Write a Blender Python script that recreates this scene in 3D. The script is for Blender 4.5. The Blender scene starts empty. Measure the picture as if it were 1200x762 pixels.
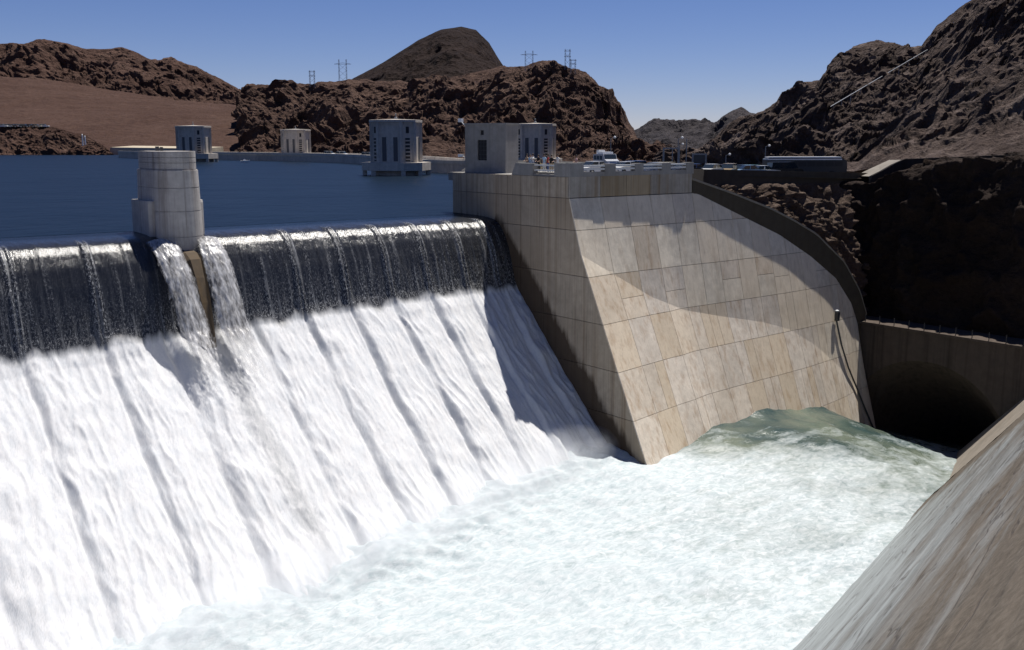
import bpy, bmesh, math, random
import numpy as np
from mathutils import Vector, Matrix
from mathutils.bvhtree import BVHTree

# ------------------------------------------------------------------ camera, sky, sun
SC = bpy.context.scene
COL = SC.collection
H = 8.0                                   # eye height above the lake surface (metres); lake is z = 0
PITCH = math.atan(216.0 / 1200.0)
cam_d = bpy.data.cameras.new("camera")
cam_d.lens = 36.0; cam_d.sensor_width = 36.0
cam_d.clip_start = 0.2; cam_d.clip_end = 20000
cam = bpy.data.objects.new("camera", cam_d); COL.objects.link(cam)
cam.location = (0, 0, H); cam.rotation_euler = (math.pi / 2 - PITCH, 0, 0)
SC.camera = cam

SUN_EL = math.radians(68); SUN_AZ = math.radians(34)      # azimuth measured from +Y towards +X
W = bpy.data.worlds.new("World"); SC.world = W; W.use_nodes = True
wn = W.node_tree; bg = wn.nodes['Background']
sky = wn.nodes.new('ShaderNodeTexSky'); sky.sky_type = 'NISHITA'; sky.sun_disc = False
sky.sun_elevation = SUN_EL; sky.sun_rotation = SUN_AZ
sky.altitude = 1800; sky.air_density = 0.9; sky.dust_density = 0.0; sky.ozone_density = 2.5
hs = wn.nodes.new('ShaderNodeHueSaturation'); hs.inputs['Saturation'].default_value = 1.14
tint = wn.nodes.new('ShaderNodeMix'); tint.data_type = 'RGBA'; tint.blend_type = 'MULTIPLY'; tint.inputs[0].default_value = 1.0
tint.inputs[7].default_value = (.98, .90, 1.10, 1)
wn.links.new(sky.outputs[0], tint.inputs[6]); wn.links.new(tint.outputs[2], hs.inputs['Color']); wn.links.new(hs.outputs[0], bg.inputs[0]); bg.inputs[1].default_value = 0.051
sd = bpy.data.lights.new("sun", 'SUN'); sd.energy = 5.0; sd.angle = math.radians(.53); sd.color = (1, .955, .89)
sun = bpy.data.objects.new("sun", sd); COL.objects.link(sun)
sdir = Vector((math.sin(SUN_AZ) * math.cos(SUN_EL), math.cos(SUN_AZ) * math.cos(SUN_EL), math.sin(SUN_EL)))
sun.rotation_euler = sdir.to_track_quat('Z', 'Y').to_euler(); sun.location = (60, 20, 120)
SC.view_settings.view_transform = 'Standard'; SC.view_settings.look = 'None'
SC.view_settings.exposure = 0.42; SC.view_settings.gamma = 1.0
try:
    SC.cycles.use_denoising = True
    SC.cycles.max_bounces = 9; SC.cycles.caustics_reflective = False; SC.cycles.caustics_refractive = False
    SC.cycles.sample_clamp_indirect = 6; SC.cycles.volume_bounces = 6; SC.cycles.volume_step_rate = 2.0; SC.cycles.volume_max_steps = 64
except Exception: pass

# ------------------------------------------------------------------ frames and helpers
rng = random.Random(7)
cp, sp = math.cos(PITCH), math.sin(PITCH)
def ray(x, y):
    a = (x - 600) / 1200.; b = (381 - y) / 1200.
    return np.array([a, cp + b * sp, -sp + b * cp])
def at_y(x, y, Y):
    r = ray(x, y); t = Y / r[1]; return r * t + np.array([0, 0, H])
def at_z(x, y, z):
    r = ray(x, y); t = (z - H) / r[2]; return r * t + np.array([0, 0, H])
# spillway frame: u runs along the crest towards the tunnel, w from the crest towards the near bank
O = np.array([-1.83, 110.16, 0.]); EU = np.array([.79, .613, 0.]); EU /= np.linalg.norm(EU); EN = np.array([EU[1], -EU[0], 0.])
TH = math.atan2(EU[1], EU[0])
def G(u, w, z): return O + u * EU + w * EN + np.array([0, 0, z])
def lerp_tab(x, tab):
    return np.interp(x, [t[0] for t in tab], [t[1] for t in tab])

_perm = np.random.RandomState(3).permutation(4096)
_g = np.random.RandomState(5).normal(size=(4096, 3)); _g /= np.linalg.norm(_g, axis=1)[:, None]
def perlin(P):
    P = np.asarray(P, float); i = np.floor(P).astype(np.int64); f = P - i
    s = f * f * f * (f * (f * 6 - 15) + 10); out = 0
    for dx in (0, 1):
        for dy in (0, 1):
            for dz in (0, 1):
                h = _perm[(i[..., 0] + dx) & 4095]
                h = _perm[(h + i[..., 1] + dy) & 4095]
                h = _perm[(h + i[..., 2] + dz) & 4095]
                g = _g[h]
                d = g[..., 0] * (f[..., 0] - dx) + g[..., 1] * (f[..., 1] - dy) + g[..., 2] * (f[..., 2] - dz)
                wt = (s[..., 0] if dx else 1 - s[..., 0]) * (s[..., 1] if dy else 1 - s[..., 1]) * (s[..., 2] if dz else 1 - s[..., 2])
                out = out + d * wt
    return out * 1.5
def fbm(P, n=5, gain=.5, lac=2.03):
    a = 1.; o = 0; P = np.asarray(P, float)
    for k in range(n): o = o + a * perlin(P + 17.3 * k); P = P * lac; a *= gain
    return o
def ridged(P, n=5, gain=.5, lac=2.07):
    a = 1.; o = 0; P = np.asarray(P, float); pr = 1.
    for k in range(n):
        v = 1 - np.abs(perlin(P + 11.1 * k)) * 1.6; v = np.clip(v, 0, 1) ** 2
        o = o + a * v * pr; pr = np.clip(v * 1.3, 0, 1); P = P * lac; a *= gain
    return o
def sstep(a, b, x): t = np.clip((x - a) / (b - a), 0, 1); return t * t * (3 - 2 * t)

def link_mesh(name, me, mats=None, parent=None, loc=None, rotz=None):
    o = bpy.data.objects.new(name, me); COL.objects.link(o)
    if mats is not None:
        for m in (mats if isinstance(mats, (list, tuple)) else [mats]): me.materials.append(m)
    if parent is not None: o.parent = parent
    if loc is not None: o.location = [float(v) for v in loc]
    if rotz is not None: o.rotation_euler = (0, 0, rotz)
    return o
def grid_mesh(name, P, smooth=True, attrs=None):
    ny, nx = P.shape[:2]; me = bpy.data.meshes.new(name)
    me.vertices.add(ny * nx); me.vertices.foreach_set('co', P.reshape(-1).astype(np.float32))
    idx = np.arange(ny * nx).reshape(ny, nx)
    q = np.stack([idx[:-1, :-1], idx[:-1, 1:], idx[1:, 1:], idx[1:, :-1]], -1).reshape(-1, 4)
    nf = len(q); me.loops.add(nf * 4); me.loops.foreach_set('vertex_index', q.reshape(-1).astype(np.int32))
    me.polygons.add(nf); me.polygons.foreach_set('loop_start', np.arange(0, nf * 4, 4, dtype=np.int32))
    me.polygons.foreach_set('use_smooth', np.full(nf, smooth))
    me.update(calc_edges=True)
    for k, v in (attrs or {}).items():
        a = me.attributes.new(k, 'FLOAT', 'POINT'); a.data.foreach_set('value', v.reshape(-1).astype(np.float32))
    return me
class MB:
    def __init__(s): s.v = []; s.f = []; s.m = []; s.cur = 0
    def add(s, vs, fs):
        b = len(s.v); s.v += [tuple(float(c) for c in p) for p in vs]
        s.f += [tuple(i + b for i in f) for f in fs]; s.m += [s.cur] * len(fs); return s
    def box(s, x0, x1, y0, y1, z0, z1):
        return s.add([(x0, y0, z0), (x1, y0, z0), (x1, y1, z0), (x0, y1, z0), (x0, y0, z1), (x1, y0, z1), (x1, y1, z1), (x0, y1, z1)],
                     [(3, 2, 1, 0), (4, 5, 6, 7), (0, 1, 5, 4), (1, 2, 6, 5), (2, 3, 7, 6), (3, 0, 4, 7)])
    def frust(s, p0, p1):                      # two rings of equal length, closed
        n = len(p0); fs = [tuple(range(n))[::-1], tuple(range(n, 2 * n))]
        fs += [(i, (i + 1) % n, n + (i + 1) % n, n + i) for i in range(n)]
        return s.add(list(p0) + list(p1), fs)
    def rings(s, rs):
        n = len(rs[0]); vs = [p for r in rs for p in r]; fs = [tuple(range(n))[::-1], tuple(range((len(rs) - 1) * n, len(rs) * n))]
        for k in range(len(rs) - 1):
            fs += [(k * n + i, k * n + (i + 1) % n, (k + 1) * n + (i + 1) % n, (k + 1) * n + i) for i in range(n)]
        return s.add(vs, fs)
    def lathe(s, prof, n=12, c=(0, 0)):
        return s.rings([[(c[0] + r * math.cos(2 * math.pi * i / n), c[1] + r * math.sin(2 * math.pi * i / n), z) for i in range(n)] for r, z in prof])
    def bar(s, a, b, r, n=4):
        a = Vector([float(v) for v in a]); b = Vector([float(v) for v in b]); d = (b - a).normalized()
        x = d.cross(Vector((0, 0, 1)))
        if x.length < 1e-3: x = Vector((1, 0, 0))
        x.normalize(); y = d.cross(x)
        q = lambda c: [c + x * (r * math.cos(2 * math.pi * (i + .5) / n)) + y * (r * math.sin(2 * math.pi * (i + .5) / n)) for i in range(n)]
        return s.frust(q(a), q(b))
    def path(s, pts, r, n=6):
        for a, b in zip(pts[:-1], pts[1:]): s.bar(a, b, r, n)
        return s
    def mesh(s, name, smooth=False):
        me = bpy.data.meshes.new(name); me.from_pydata(s.v, [], s.f); me.update()
        me.polygons.foreach_set('material_index', np.array(s.m, dtype=np.int32))
        bm = bmesh.new(); bm.from_mesh(me); bmesh.ops.recalc_face_normals(bm, faces=bm.faces[:]); bm.to_mesh(me); bm.free()
        if smooth: me.polygons.foreach_set('use_smooth', np.ones(len(me.polygons), bool))
        return me
    def build(s, name, mats, parent=None, loc=None, rotz=None, smooth=False):
        return link_mesh(name, s.mesh(name, smooth), mats, parent, loc, rotz)
def thing(name, label, cat, loc=(0, 0, 0), rotz=0, group=None):
    o = bpy.data.objects.new(name, None); COL.objects.link(o)
    o.location = [float(v) for v in loc]; o.rotation_euler = (0, 0, rotz); o.empty_display_size = .5
    o['label'] = label; o['category'] = cat
    if group: o['group'] = group
    return o
def tag(o, label, cat, group=None):
    o['label'] = label; o['category'] = cat
    if group: o['group'] = group
    return o
def structure(o): o['kind'] = 'structure'; return o
KIDS = {}
def copy_tree(o, parent=None):
    c = o.copy(); COL.objects.link(c)
    if parent: c.parent = parent
    for ch in list(o.children): copy_tree(ch, c)
    return c

# ------------------------------------------------------------------ materials
class NT:
    def __init__(s, name):
        s.m = bpy.data.materials.new(name); s.m.use_nodes = True; s.t = s.m.node_tree; s.n = s.t.nodes
        s.b = s.n['Principled BSDF']; s.l = s.t.links.new
    def node(s, typ, **kw):
        n = s.n.new('ShaderNode' + typ)
        for k, v in kw.items(): setattr(n, k, v)
        return n
    def setv(s, sock, v):
        if hasattr(v, 'is_output') or hasattr(v, 'links'): s.l(v, sock)
        else: sock.default_value = v
    def coord(s, kind='Object'): return s.node('TexCoord').outputs[kind]
    def pos(s): return s.node('NewGeometry').outputs['Position']
    def mapping(s, v, scale=(1, 1, 1), loc=(0, 0, 0)):
        n = s.node('Mapping'); s.l(v, n.inputs[0]); n.inputs['Scale'].default_value = scale; n.inputs['Location'].default_value = loc; return n.outputs[0]
    def noise(s, v, scale, detail=5, rough=.55, dist=0.):
        n = s.node('TexNoise'); s.l(v, n.inputs['Vector']); n.inputs['Scale'].default_value = scale
        n.inputs['Detail'].default_value = detail; n.inputs['Roughness'].default_value = rough; n.inputs['Distortion'].default_value = dist
        return n.outputs[0]
    def ramp(s, fac, stops):
        n = s.node('ValToRGB'); s.l(fac, n.inputs[0]); e = n.color_ramp.elements
        while len(e) < len(stops): e.new(.5)
        for k, (p, c) in enumerate(stops):
            e[k].position = p; e[k].color = (c, c, c, 1) if isinstance(c, (int, float)) else (*c, 1)
        return n.outputs[0]
    def mix(s, fac, a, b, mode='MIX'):
        n = s.node('Mix'); n.data_type = 'RGBA'; n.blend_type = mode
        s.setv(n.inputs[0], fac)
        for k, v in ((6, a), (7, b)):
            if isinstance(v, tuple) and len(v) == 3: v = (*v, 1)
            s.setv(n.inputs[k], v)
        return n.outputs[2]
    def math(s, op, a, b=0., clamp=False):
        n = s.node('Math'); n.operation = op; n.use_clamp = clamp; s.setv(n.inputs[0], a); s.setv(n.inputs[1], b); return n.outputs[0]
    def attr(s, name):
        n = s.node('Attribute'); n.attribute_name = name; return n.outputs['Fac']
    def rand(s): return s.node('ObjectInfo').outputs['Random']
    def bump(s, h, strength=.5, dist=.1, normal=None):
        n = s.node('Bump'); n.inputs['Strength'].default_value = strength; n.inputs['Distance'].default_value = dist
        s.l(h, n.inputs['Height'])
        if normal is not None: s.l(normal, n.inputs['Normal'])
        s.l(n.outputs[0], s.b.inputs['Normal']); return n.outputs[0]
    def out(s, color, rough=.9, metal=0., spec=None):
        if isinstance(color, tuple) and len(color) == 3: color = (*color, 1)
        s.setv(s.b.inputs['Base Color'], color); s.setv(s.b.inputs['Roughness'], rough); s.setv(s.b.inputs['Metallic'], metal)
        if spec is not None: s.setv(s.b.inputs['Specular IOR Level'], spec)
        return s.m
def concrete(name, base, stain=(.16, .11, .06), streak=.5, tint=.0, warm=None, coordk='Object', grime=(.07, .06, .05), fine=1.0, damp=False):
    """board-marked concrete: mottling, vertical drip streaks, horizontal pour lines and a per-panel tint"""
    t = NT(name); c = t.coord(coordk)
    big = t.noise(c, .16, 4); mid = t.noise(c, 1.1, 6, .65)
    st = t.noise(t.mapping(c, (1.5, 1.5, .035)), 1.0, 6, .6); st2 = t.noise(t.mapping(c, (5, 5, .1), (3, 1, 2)), 1.0, 4, .6)
    col = t.mix(t.ramp(mid, [(.35, 0.), (.7, 1.)]), tuple(x * .86 for x in base), tuple(min(1, x * 1.12) for x in base))
    if warm is not None:
        r = t.rand(); col = t.mix(t.ramp(r, [(.25, 0.), (.85, .9)]), col, t.mix(mid, tuple(x * .88 for x in warm), tuple(x * 1.1 for x in warm)))
    if tint > 0:
        r2 = t.math('FRACT', t.math('MULTIPLY', t.rand(), 7.31)); v = t.math('ADD', t.math('MULTIPLY', r2, 2 * tint), 1 - tint)
        comb = t.node('CombineColor'); [t.l(v, comb.inputs[k]) for k in range(3)]; col = t.mix(1.0, col, comb.outputs[0], 'MULTIPLY')
    col = t.mix(t.math('MULTIPLY', t.ramp(st, [(.5, 0.), (.72, 1.)]), streak), col, stain)
    col = t.mix(t.math('MULTIPLY', t.ramp(st2, [(.52, 0.), (.75, 1.)]), streak * .55), col, grime)
    col = t.mix(t.math('MULTIPLY', t.ramp(big, [(.48, 0.), (.7, 1.)]), .22), col, grime)
    if damp:       # soaked by spray below a ragged line that follows the falling water
        sep = t.node('SeparateXYZ'); t.l(c, sep.inputs[0]); wv = t.math('MULTIPLY', sep.outputs[1], -1.)
        zb = t.math('MINIMUM', t.math('SUBTRACT', 1.6, t.math('MULTIPLY', wv, 1.03)), .1); dd = t.math('SUBTRACT', zb, sep.outputs[2])
        nn = t.math('ADD', t.math('MULTIPLY', t.math('SUBTRACT', t.noise(t.mapping(c, (1, 1, .5)), .5, 5, .6), .5), 3.), t.math('MULTIPLY', t.math('SUBTRACT', st, .5), 2.))
        dm = t.ramp(t.math('MULTIPLY', t.math('ADD', dd, nn), .5, True), [(.0, 0.), (.5, 1.)])
        col = t.mix(t.math('MULTIPLY', dm, .88), col, (.042, .026, .016))
    h = t.math('ADD', t.noise(t.mapping(c, (2.5, 2.5, .3)), 1.6, 5, .6), t.math('MULTIPLY', t.noise(c, 9 * fine, 4), .5))
    t.bump(h, .35, .06)
    return t.out(col, .92, spec=.2)
def rock(name, c1, c2, c3, L, pale=.25, bump=1.0, coordk='Object', strata=0.):
    t = NT(name); c = t.coord(coordk)
    a = t.noise(c, 1.0 / L, 8, .62); b = t.noise(t.mapping(c, (1, 1, 1), (40, 7, 3)), 3.3 / L, 9, .68); d = t.noise(t.mapping(c, (1, 1, 1.6)), 14. / L, 6, .65)
    col = t.mix(t.ramp(a, [(.38, 0.), (.62, 1.)]), c1, c2)
    col = t.mix(t.math('MULTIPLY', t.ramp(b, [(.5, 0.), (.68, 1.)]), pale), col, c3)
    col = t.mix(t.math('MULTIPLY', t.ramp(d, [(.3, 1.), (.55, 0.)]), .45), col, tuple(x * .4 for x in c1))
    rn = t.node('TexNoise'); rn.noise_type = 'RIDGED_MULTIFRACTAL'; t.l(t.mapping(c, (1, 1, .8), (9, 2, 5)), rn.inputs['Vector']); rn.inputs['Scale'].default_value = 6.5 / L; rn.inputs['Detail'].default_value = 7; rn.inputs['Roughness'].default_value = .6
    rg = rn.outputs[0]
    col = t.mix(t.math('MULTIPLY', t.ramp(rg, [(.25, 1.), (.6, 0.)]), .35 if bump > .5 else .12), col, tuple(x * .45 for x in c1))
    col = t.mix(t.math('MULTIPLY', t.ramp(rg, [(.75, 0.), (1., 1.)]), pale * .6), col, c3)
    h = t.math('ADD', t.math('ADD', t.math('MULTIPLY', b, .9), t.math('MULTIPLY', d, .45)), t.math('MULTIPLY', t.noise(c, 50. / L, 4, .6), .14))
    h = t.math('ADD', h, t.math('MULTIPLY', rg, .22))
    t.bump(h, bump, .24 * L)
    return t.out(col, .95, spec=.1)
def paint(name, c, rough=.35, metal=0., spec=.5):
    t = NT(name); n = t.noise(t.coord('Object'), 3.0, 4)
    return t.out(t.mix(n, tuple(x * .85 for x in c), tuple(min(1, x * 1.1) for x in c)), rough, metal, spec)

M = {}
M['pale'] = concrete('pale_concrete', (.67, .60, .49), stain=(.36, .27, .18), streak=.4, tint=.05, warm=(.65, .56, .44), grime=(.2, .17, .14))
M['warm'] = concrete('warm_concrete', (.62, .555, .475), stain=(.33, .21, .12), streak=.6, tint=.07, warm=(.585, .49, .37), grime=(.22, .18, .14))
M['band'] = concrete('stained_concrete', (.33, .30, .26), stain=(.2, .13, .06), streak=.8, tint=.12, warm=(.32, .25, .16))
M['side'] = concrete('brown_stained_concrete', (.385, .325, .25), stain=(.17, .11, .06), streak=.8, tint=.05, warm=(.36, .29, .21), damp=True)
M['wetside'] = concrete('wet_concrete', (.07, .045, .03), stain=(.03, .02, .012), streak=.8)
M['grey'] = concrete('grey_concrete', (.27, .26, .245), stain=(.22, .19, .16), streak=.4)
M['tower'] = concrete('tower_concrete', (.50, .455, .40), stain=(.22, .2, .18), streak=.3)
M['pier'] = concrete('pier_concrete', (.42, .395, .37), stain=(.16, .13, .11), streak=.75, tint=.03)
M['cope'] = concrete('dark_brown_concrete', (.06, .05, .037), stain=(.05, .035, .02), streak=.6)  # very dark brown base for the coping front and the road wall
M['copetop'] = concrete('worn_coping', (.22, .20, .17), streak=.4)
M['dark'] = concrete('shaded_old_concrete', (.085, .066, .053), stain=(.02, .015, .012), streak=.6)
M['shade_dark'] = concrete('shade_toned_concrete', (.03, .024, .02), stain=(.02, .015, .012), streak=.6)  # near-black base puts the retaining wall's shade into its colour
M['joint'] = paint('joint_mortar', (.17, .145, .12), .95, spec=.1)
M['tail'] = concrete('brown_wet_concrete', (.10, .075, .05), stain=(.12, .08, .04), streak=.8)
M['rail'] = paint('painted_rail', (.62, .62, .6), .4)
M['black'] = paint('dark_opening', (.012, .012, .014), .6)
M['steel'] = paint('galvanised_steel', (.22, .23, .24), .5, .4)
M['darksteel'] = paint('dark_steel', (.05, .052, .055), .5, .2)
M['white'] = paint('white_paint', (.78, .78, .76), .35)
M['glass'] = paint('dark_glass', (.02, .028, .035), .06, 0, .9)
M['tyre'] = paint('tyre_rubber', (.02, .02, .02), .9)
M['chrome'] = paint('chrome', (.7, .7, .7), .12, 1.0)
M['lamp'] = paint('lamp_globe', (.85, .85, .82), .15)
for k, c in dict(c_white=(.72, .72, .7), c_silver=(.42, .43, .45), c_blue=(.05, .1, .24), c_lblue=(.25, .36, .5), c_red=(.32, .03, .025), c_cream=(.7, .6, .38),
                 c_black=(.02, .02, .022), c_tan=(.36, .27, .16), c_green=(.06, .12, .07), c_brown=(.13, .07, .04)).items(): M[k] = paint(k[2:] + '_car_paint', c, .2, 0, .6)
M['rock_right'] = rock('right_slope_rock', (.07, .05, .043), (.15, .11, .094), (.36, .285, .25), 22, .75, .9)
M['rock_face'] = rock('cut_rock', (.10, .07, .055), (.19, .14, .11), (.36, .28, .23), 5, .4, .9)
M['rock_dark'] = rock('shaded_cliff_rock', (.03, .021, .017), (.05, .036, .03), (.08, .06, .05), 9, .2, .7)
M['rock_mid'] = rock('gorge_rock', (.10, .06, .047), (.16, .10, .076), (.36, .24, .18), 60, .4, .9)
M['rock_peak'] = rock('peak_rock', (.022, .0135, .0115), (.035, .022, .0185), (.058, .038, .032), 110, .2, .7)
M['rock_mesa'] = rock('mesa_rock', (.09, .05, .038), (.155, .092, .07), (.29, .20, .155), 70, .35, .9)
M['slope'] = rock('gravel_slope', (.078, .043, .032), (.10, .058, .044), (.14, .088, .068), 60, .4, .6)
M['rock_far'] = rock('far_rock', (.05, .045, .05), (.08, .07, .072), (.12, .1, .1), 200, .2, .7)
M['beach'] = rock('pale_gravel', (.42, .36, .27), (.5, .44, .34), (.58, .52, .42), 20, .3, .1)
M['asphalt'] = rock('asphalt', (.05, .05, .05), (.065, .062, .06), (.08, .075, .07), 6, .2, .1)
M['ground'] = rock('desert_ground', (.12, .085, .065), (.16, .115, .09), (.2, .15, .12), 300, .2, .2)

def lake_mat():
    t = NT('lake_water'); p = t.pos()
    n = t.noise(t.mapping(p, (1, .55, 1)), .55, 6, .62, .3); n2 = t.noise(p, .05, 3)
    t.bump(t.math('ADD', t.math('MULTIPLY', n, .6), t.math('MULTIPLY', n2, 2.)), .85, .5)
    col = t.mix(n2, (.003, .0085, .018), (.006, .014, .027))
    return t.out(col, .36, spec=.05)
M['lake'] = lake_mat()
def fall_mat():
    t = NT('overflow_water'); c = t.coord('Object'); foam = t.attr('foam'); s = t.attr('arc'); aer = t.attr('aer')
    sep = t.node('SeparateXYZ'); t.l(c, sep.inputs[0])
    cb = t.node('CombineXYZ'); t.l(sep.outputs[0], cb.inputs[0]); t.l(s, cb.inputs[1])
    uv = cb.outputs[0]
    fleck = t.noise(t.mapping(uv, (8.5, 3.6, 1)), 1.0, 3, .6); streak = t.noise(t.mapping(uv, (3.2, .16, 1)), 1.0, 5, .65)
    fine = t.noise(t.mapping(uv, (24, 9, 1)), 1.0, 2, .5); tuft = t.noise(t.mapping(uv, (1.3, .55, 1)), 1.0, 9, .68, .4)
    fl = t.math('MULTIPLY', t.ramp(t.math('ADD', t.math('MULTIPLY', fleck, .55), t.math('MULTIPLY', fine, .45)), [(.5, 0.), (.7, 1.)]), aer, True)
    stv = t.math('MULTIPLY', t.ramp(streak, [(.5, 0.), (.78, 1.)]), t.math('MULTIPLY', aer, .55))
    f0 = t.math('ADD', foam, t.math('MULTIPLY', t.math('SUBTRACT', tuft, .5), .55))
    fm = t.ramp(f0, [(.25, 0.), (.45, .5), (.72, 1.)])
    w = t.math('MAXIMUM', t.math('MAXIMUM', fl, stv), fm, True)
    grain = t.noise(t.mapping(uv, (7, 3.5, 1)), 1.0, 5, .75)
    white = t.mix(t.ramp(t.math('ADD', t.math('MULTIPLY', tuft, .6), t.math('MULTIPLY', grain, .4)), [(.34, 0.), (.58, 1.)]), (.50, .525, .555), (.625, .625, .63))
    col = t.mix(w, (.017, .018, .021), white)
    h = t.math('ADD', t.math('ADD', t.math('MULTIPLY', tuft, .9), t.math('MULTIPLY', fleck, .35)), t.math('ADD', t.math('MULTIPLY', fine, .25), t.math('MULTIPLY', grain, .5)))
    t.bump(h, .55, .10)
    up = t.ramp(t.math('MULTIPLY', s, .1), [(.28, 0.), (.5, 1.)])
    col = t.mix(up, (.0045, .011, .022), col)
    t.l(t.math('ADD', t.math('MULTIPLY', up, .42), .05), t.b.inputs['Specular IOR Level'])
    return t.out(col, t.math('ADD', t.math('MULTIPLY', w, .7), .2))
M['fall'] = fall_mat()
def channel_mat():
    t = NT('churning_water'); c = t.coord('Object'); foam = t.attr('foam')
    a = t.noise(t.mapping(c, (.13, .34, 1)), 1.0, 9, .66, .9); b = t.noise(t.mapping(c, (1.2, 2.2, 1)), 1.0, 7, .7, .8); g = t.noise(c, .11, 5, .6, .5)
    f0 = t.math('ADD', foam, t.math('ADD', t.math('MULTIPLY', t.math('SUBTRACT', a, .5), .9), t.math('MULTIPLY', t.math('SUBTRACT', b, .5), .55)))
    fm = t.ramp(f0, [(.25, 0.), (.5, .38), (.9, 1.)])
    green = t.mix(t.ramp(g, [(.35, 0.), (.6, 1.)]), (.022, .05, .052), (.12, .145, .11))
    white = t.mix(t.ramp(b, [(.3, 0.), (.7, 1.)]), (.31, .38, .40), (.56, .585, .595))
    t.bump(t.math('ADD', t.math('MULTIPLY', b, .7), a), .5, .22)
    return t.out(t.mix(fm, green, white), t.math('ADD', t.math('MULTIPLY', fm, .6), .2), spec=.4)
M['channel'] = channel_mat()
def jet_mat():
    t = NT('jet_water'); c = t.coord('Object'); edge = t.attr('edge')
    n = t.noise(t.mapping(c, (5, 2.2, 1.2)), 1.0, 6, .7, .4); n2 = t.noise(t.mapping(c, (2.2, .5, .35)), 1.0, 5, .65)
    f = t.ramp(t.math('ADD', t.math('MULTIPLY', n, .6), t.math('MULTIPLY', n2, .5)), [(.42, 0.), (.7, 1.)])
    t.bump(n, .45, .08)
    al = t.ramp(t.math('ADD', edge, t.math('ADD', t.math('MULTIPLY', t.math('SUBTRACT', n, .5), 1.1), t.math('MULTIPLY', t.math('SUBTRACT', n2, .5), 1.2))), [(.34, 0.), (.85, .85)])
    t.l(al, t.b.inputs['Alpha'])
    return t.out(t.mix(f, (.10, .095, .09), (.64, .64, .65)), .3, spec=.5)
M['jet'] = jet_mat()
def bank_mat():
    t = NT('splashed_slope_concrete'); c = t.coord('Object'); wet = t.attr('wet')     # local x runs with the flow, y up the slope
    st = t.noise(t.mapping(c, (.05, .42, 1)), 1.0, 8, .66, .5); st2 = t.noise(t.mapping(c, (.10, 1.5, 1), (5, 9, 0)), 1.0, 6, .65, .3); sp_ = t.noise(c, 3.0, 6, .7)
    w = t.ramp(t.math('ADD', wet, t.math('MULTIPLY', t.math('SUBTRACT', st, .5), 1.1)), [(.3, 0.), (.72, 1.)])
    dry = t.mix(t.ramp(st2, [(.35, 0.), (.65, 1.)]), (.058, .046, .033), (.108, .086, .063))
    dry = t.mix(t.ramp(sp_, [(.4, 0.), (.7, .5)]), dry, (.2, .17, .135))
    film = t.mix(t.ramp(st2, [(.3, 0.), (.62, 1.)]), (.16, .172, .168), (.31, .335, .335))
    crack = t.ramp(t.math('ABSOLUTE', t.math('SUBTRACT', t.noise(t.mapping(c, (.06, .5, 1), (2, 3, 0)), 1.0, 3, .5), .5)), [(.0, 1.), (.012, 0.)])
    col = t.mix(t.math('MULTIPLY', crack, .7), t.mix(w, dry, film), (.04, .03, .025))
    t.bump(t.math('ADD', t.math('ADD', st2, t.math('MULTIPLY', sp_, .5)), t.math('MULTIPLY', crack, -.6)), .45, .08)
    return t.out(col, t.math('SUBTRACT', .85, t.math('MULTIPLY', w, .4)), spec=.3)
M['bank'] = bank_mat()

# ------------------------------------------------------------------ ground and lake
gm = MB(); n = 48
gm.add([(9000 * math.cos(2 * math.pi * i / n), 9000 * math.sin(2 * math.pi * i / n), -46) for i in range(n)], [tuple(range(n))])
structure(gm.build('ground', M['ground']))
def lake():
    us = np.array([-900, -600, -400, -200, -110, -80, -60, -40, -20, 0, 20, 60, 120]); ws = np.array([-5.6, -20, -50, -100, -200, -400, -800])
    P = np.array([[G(u, w, 0) for u in us] for w in ws]); structure(link_mesh('lake', grid_mesh('lake', P), M['lake']))
lake()

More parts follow.
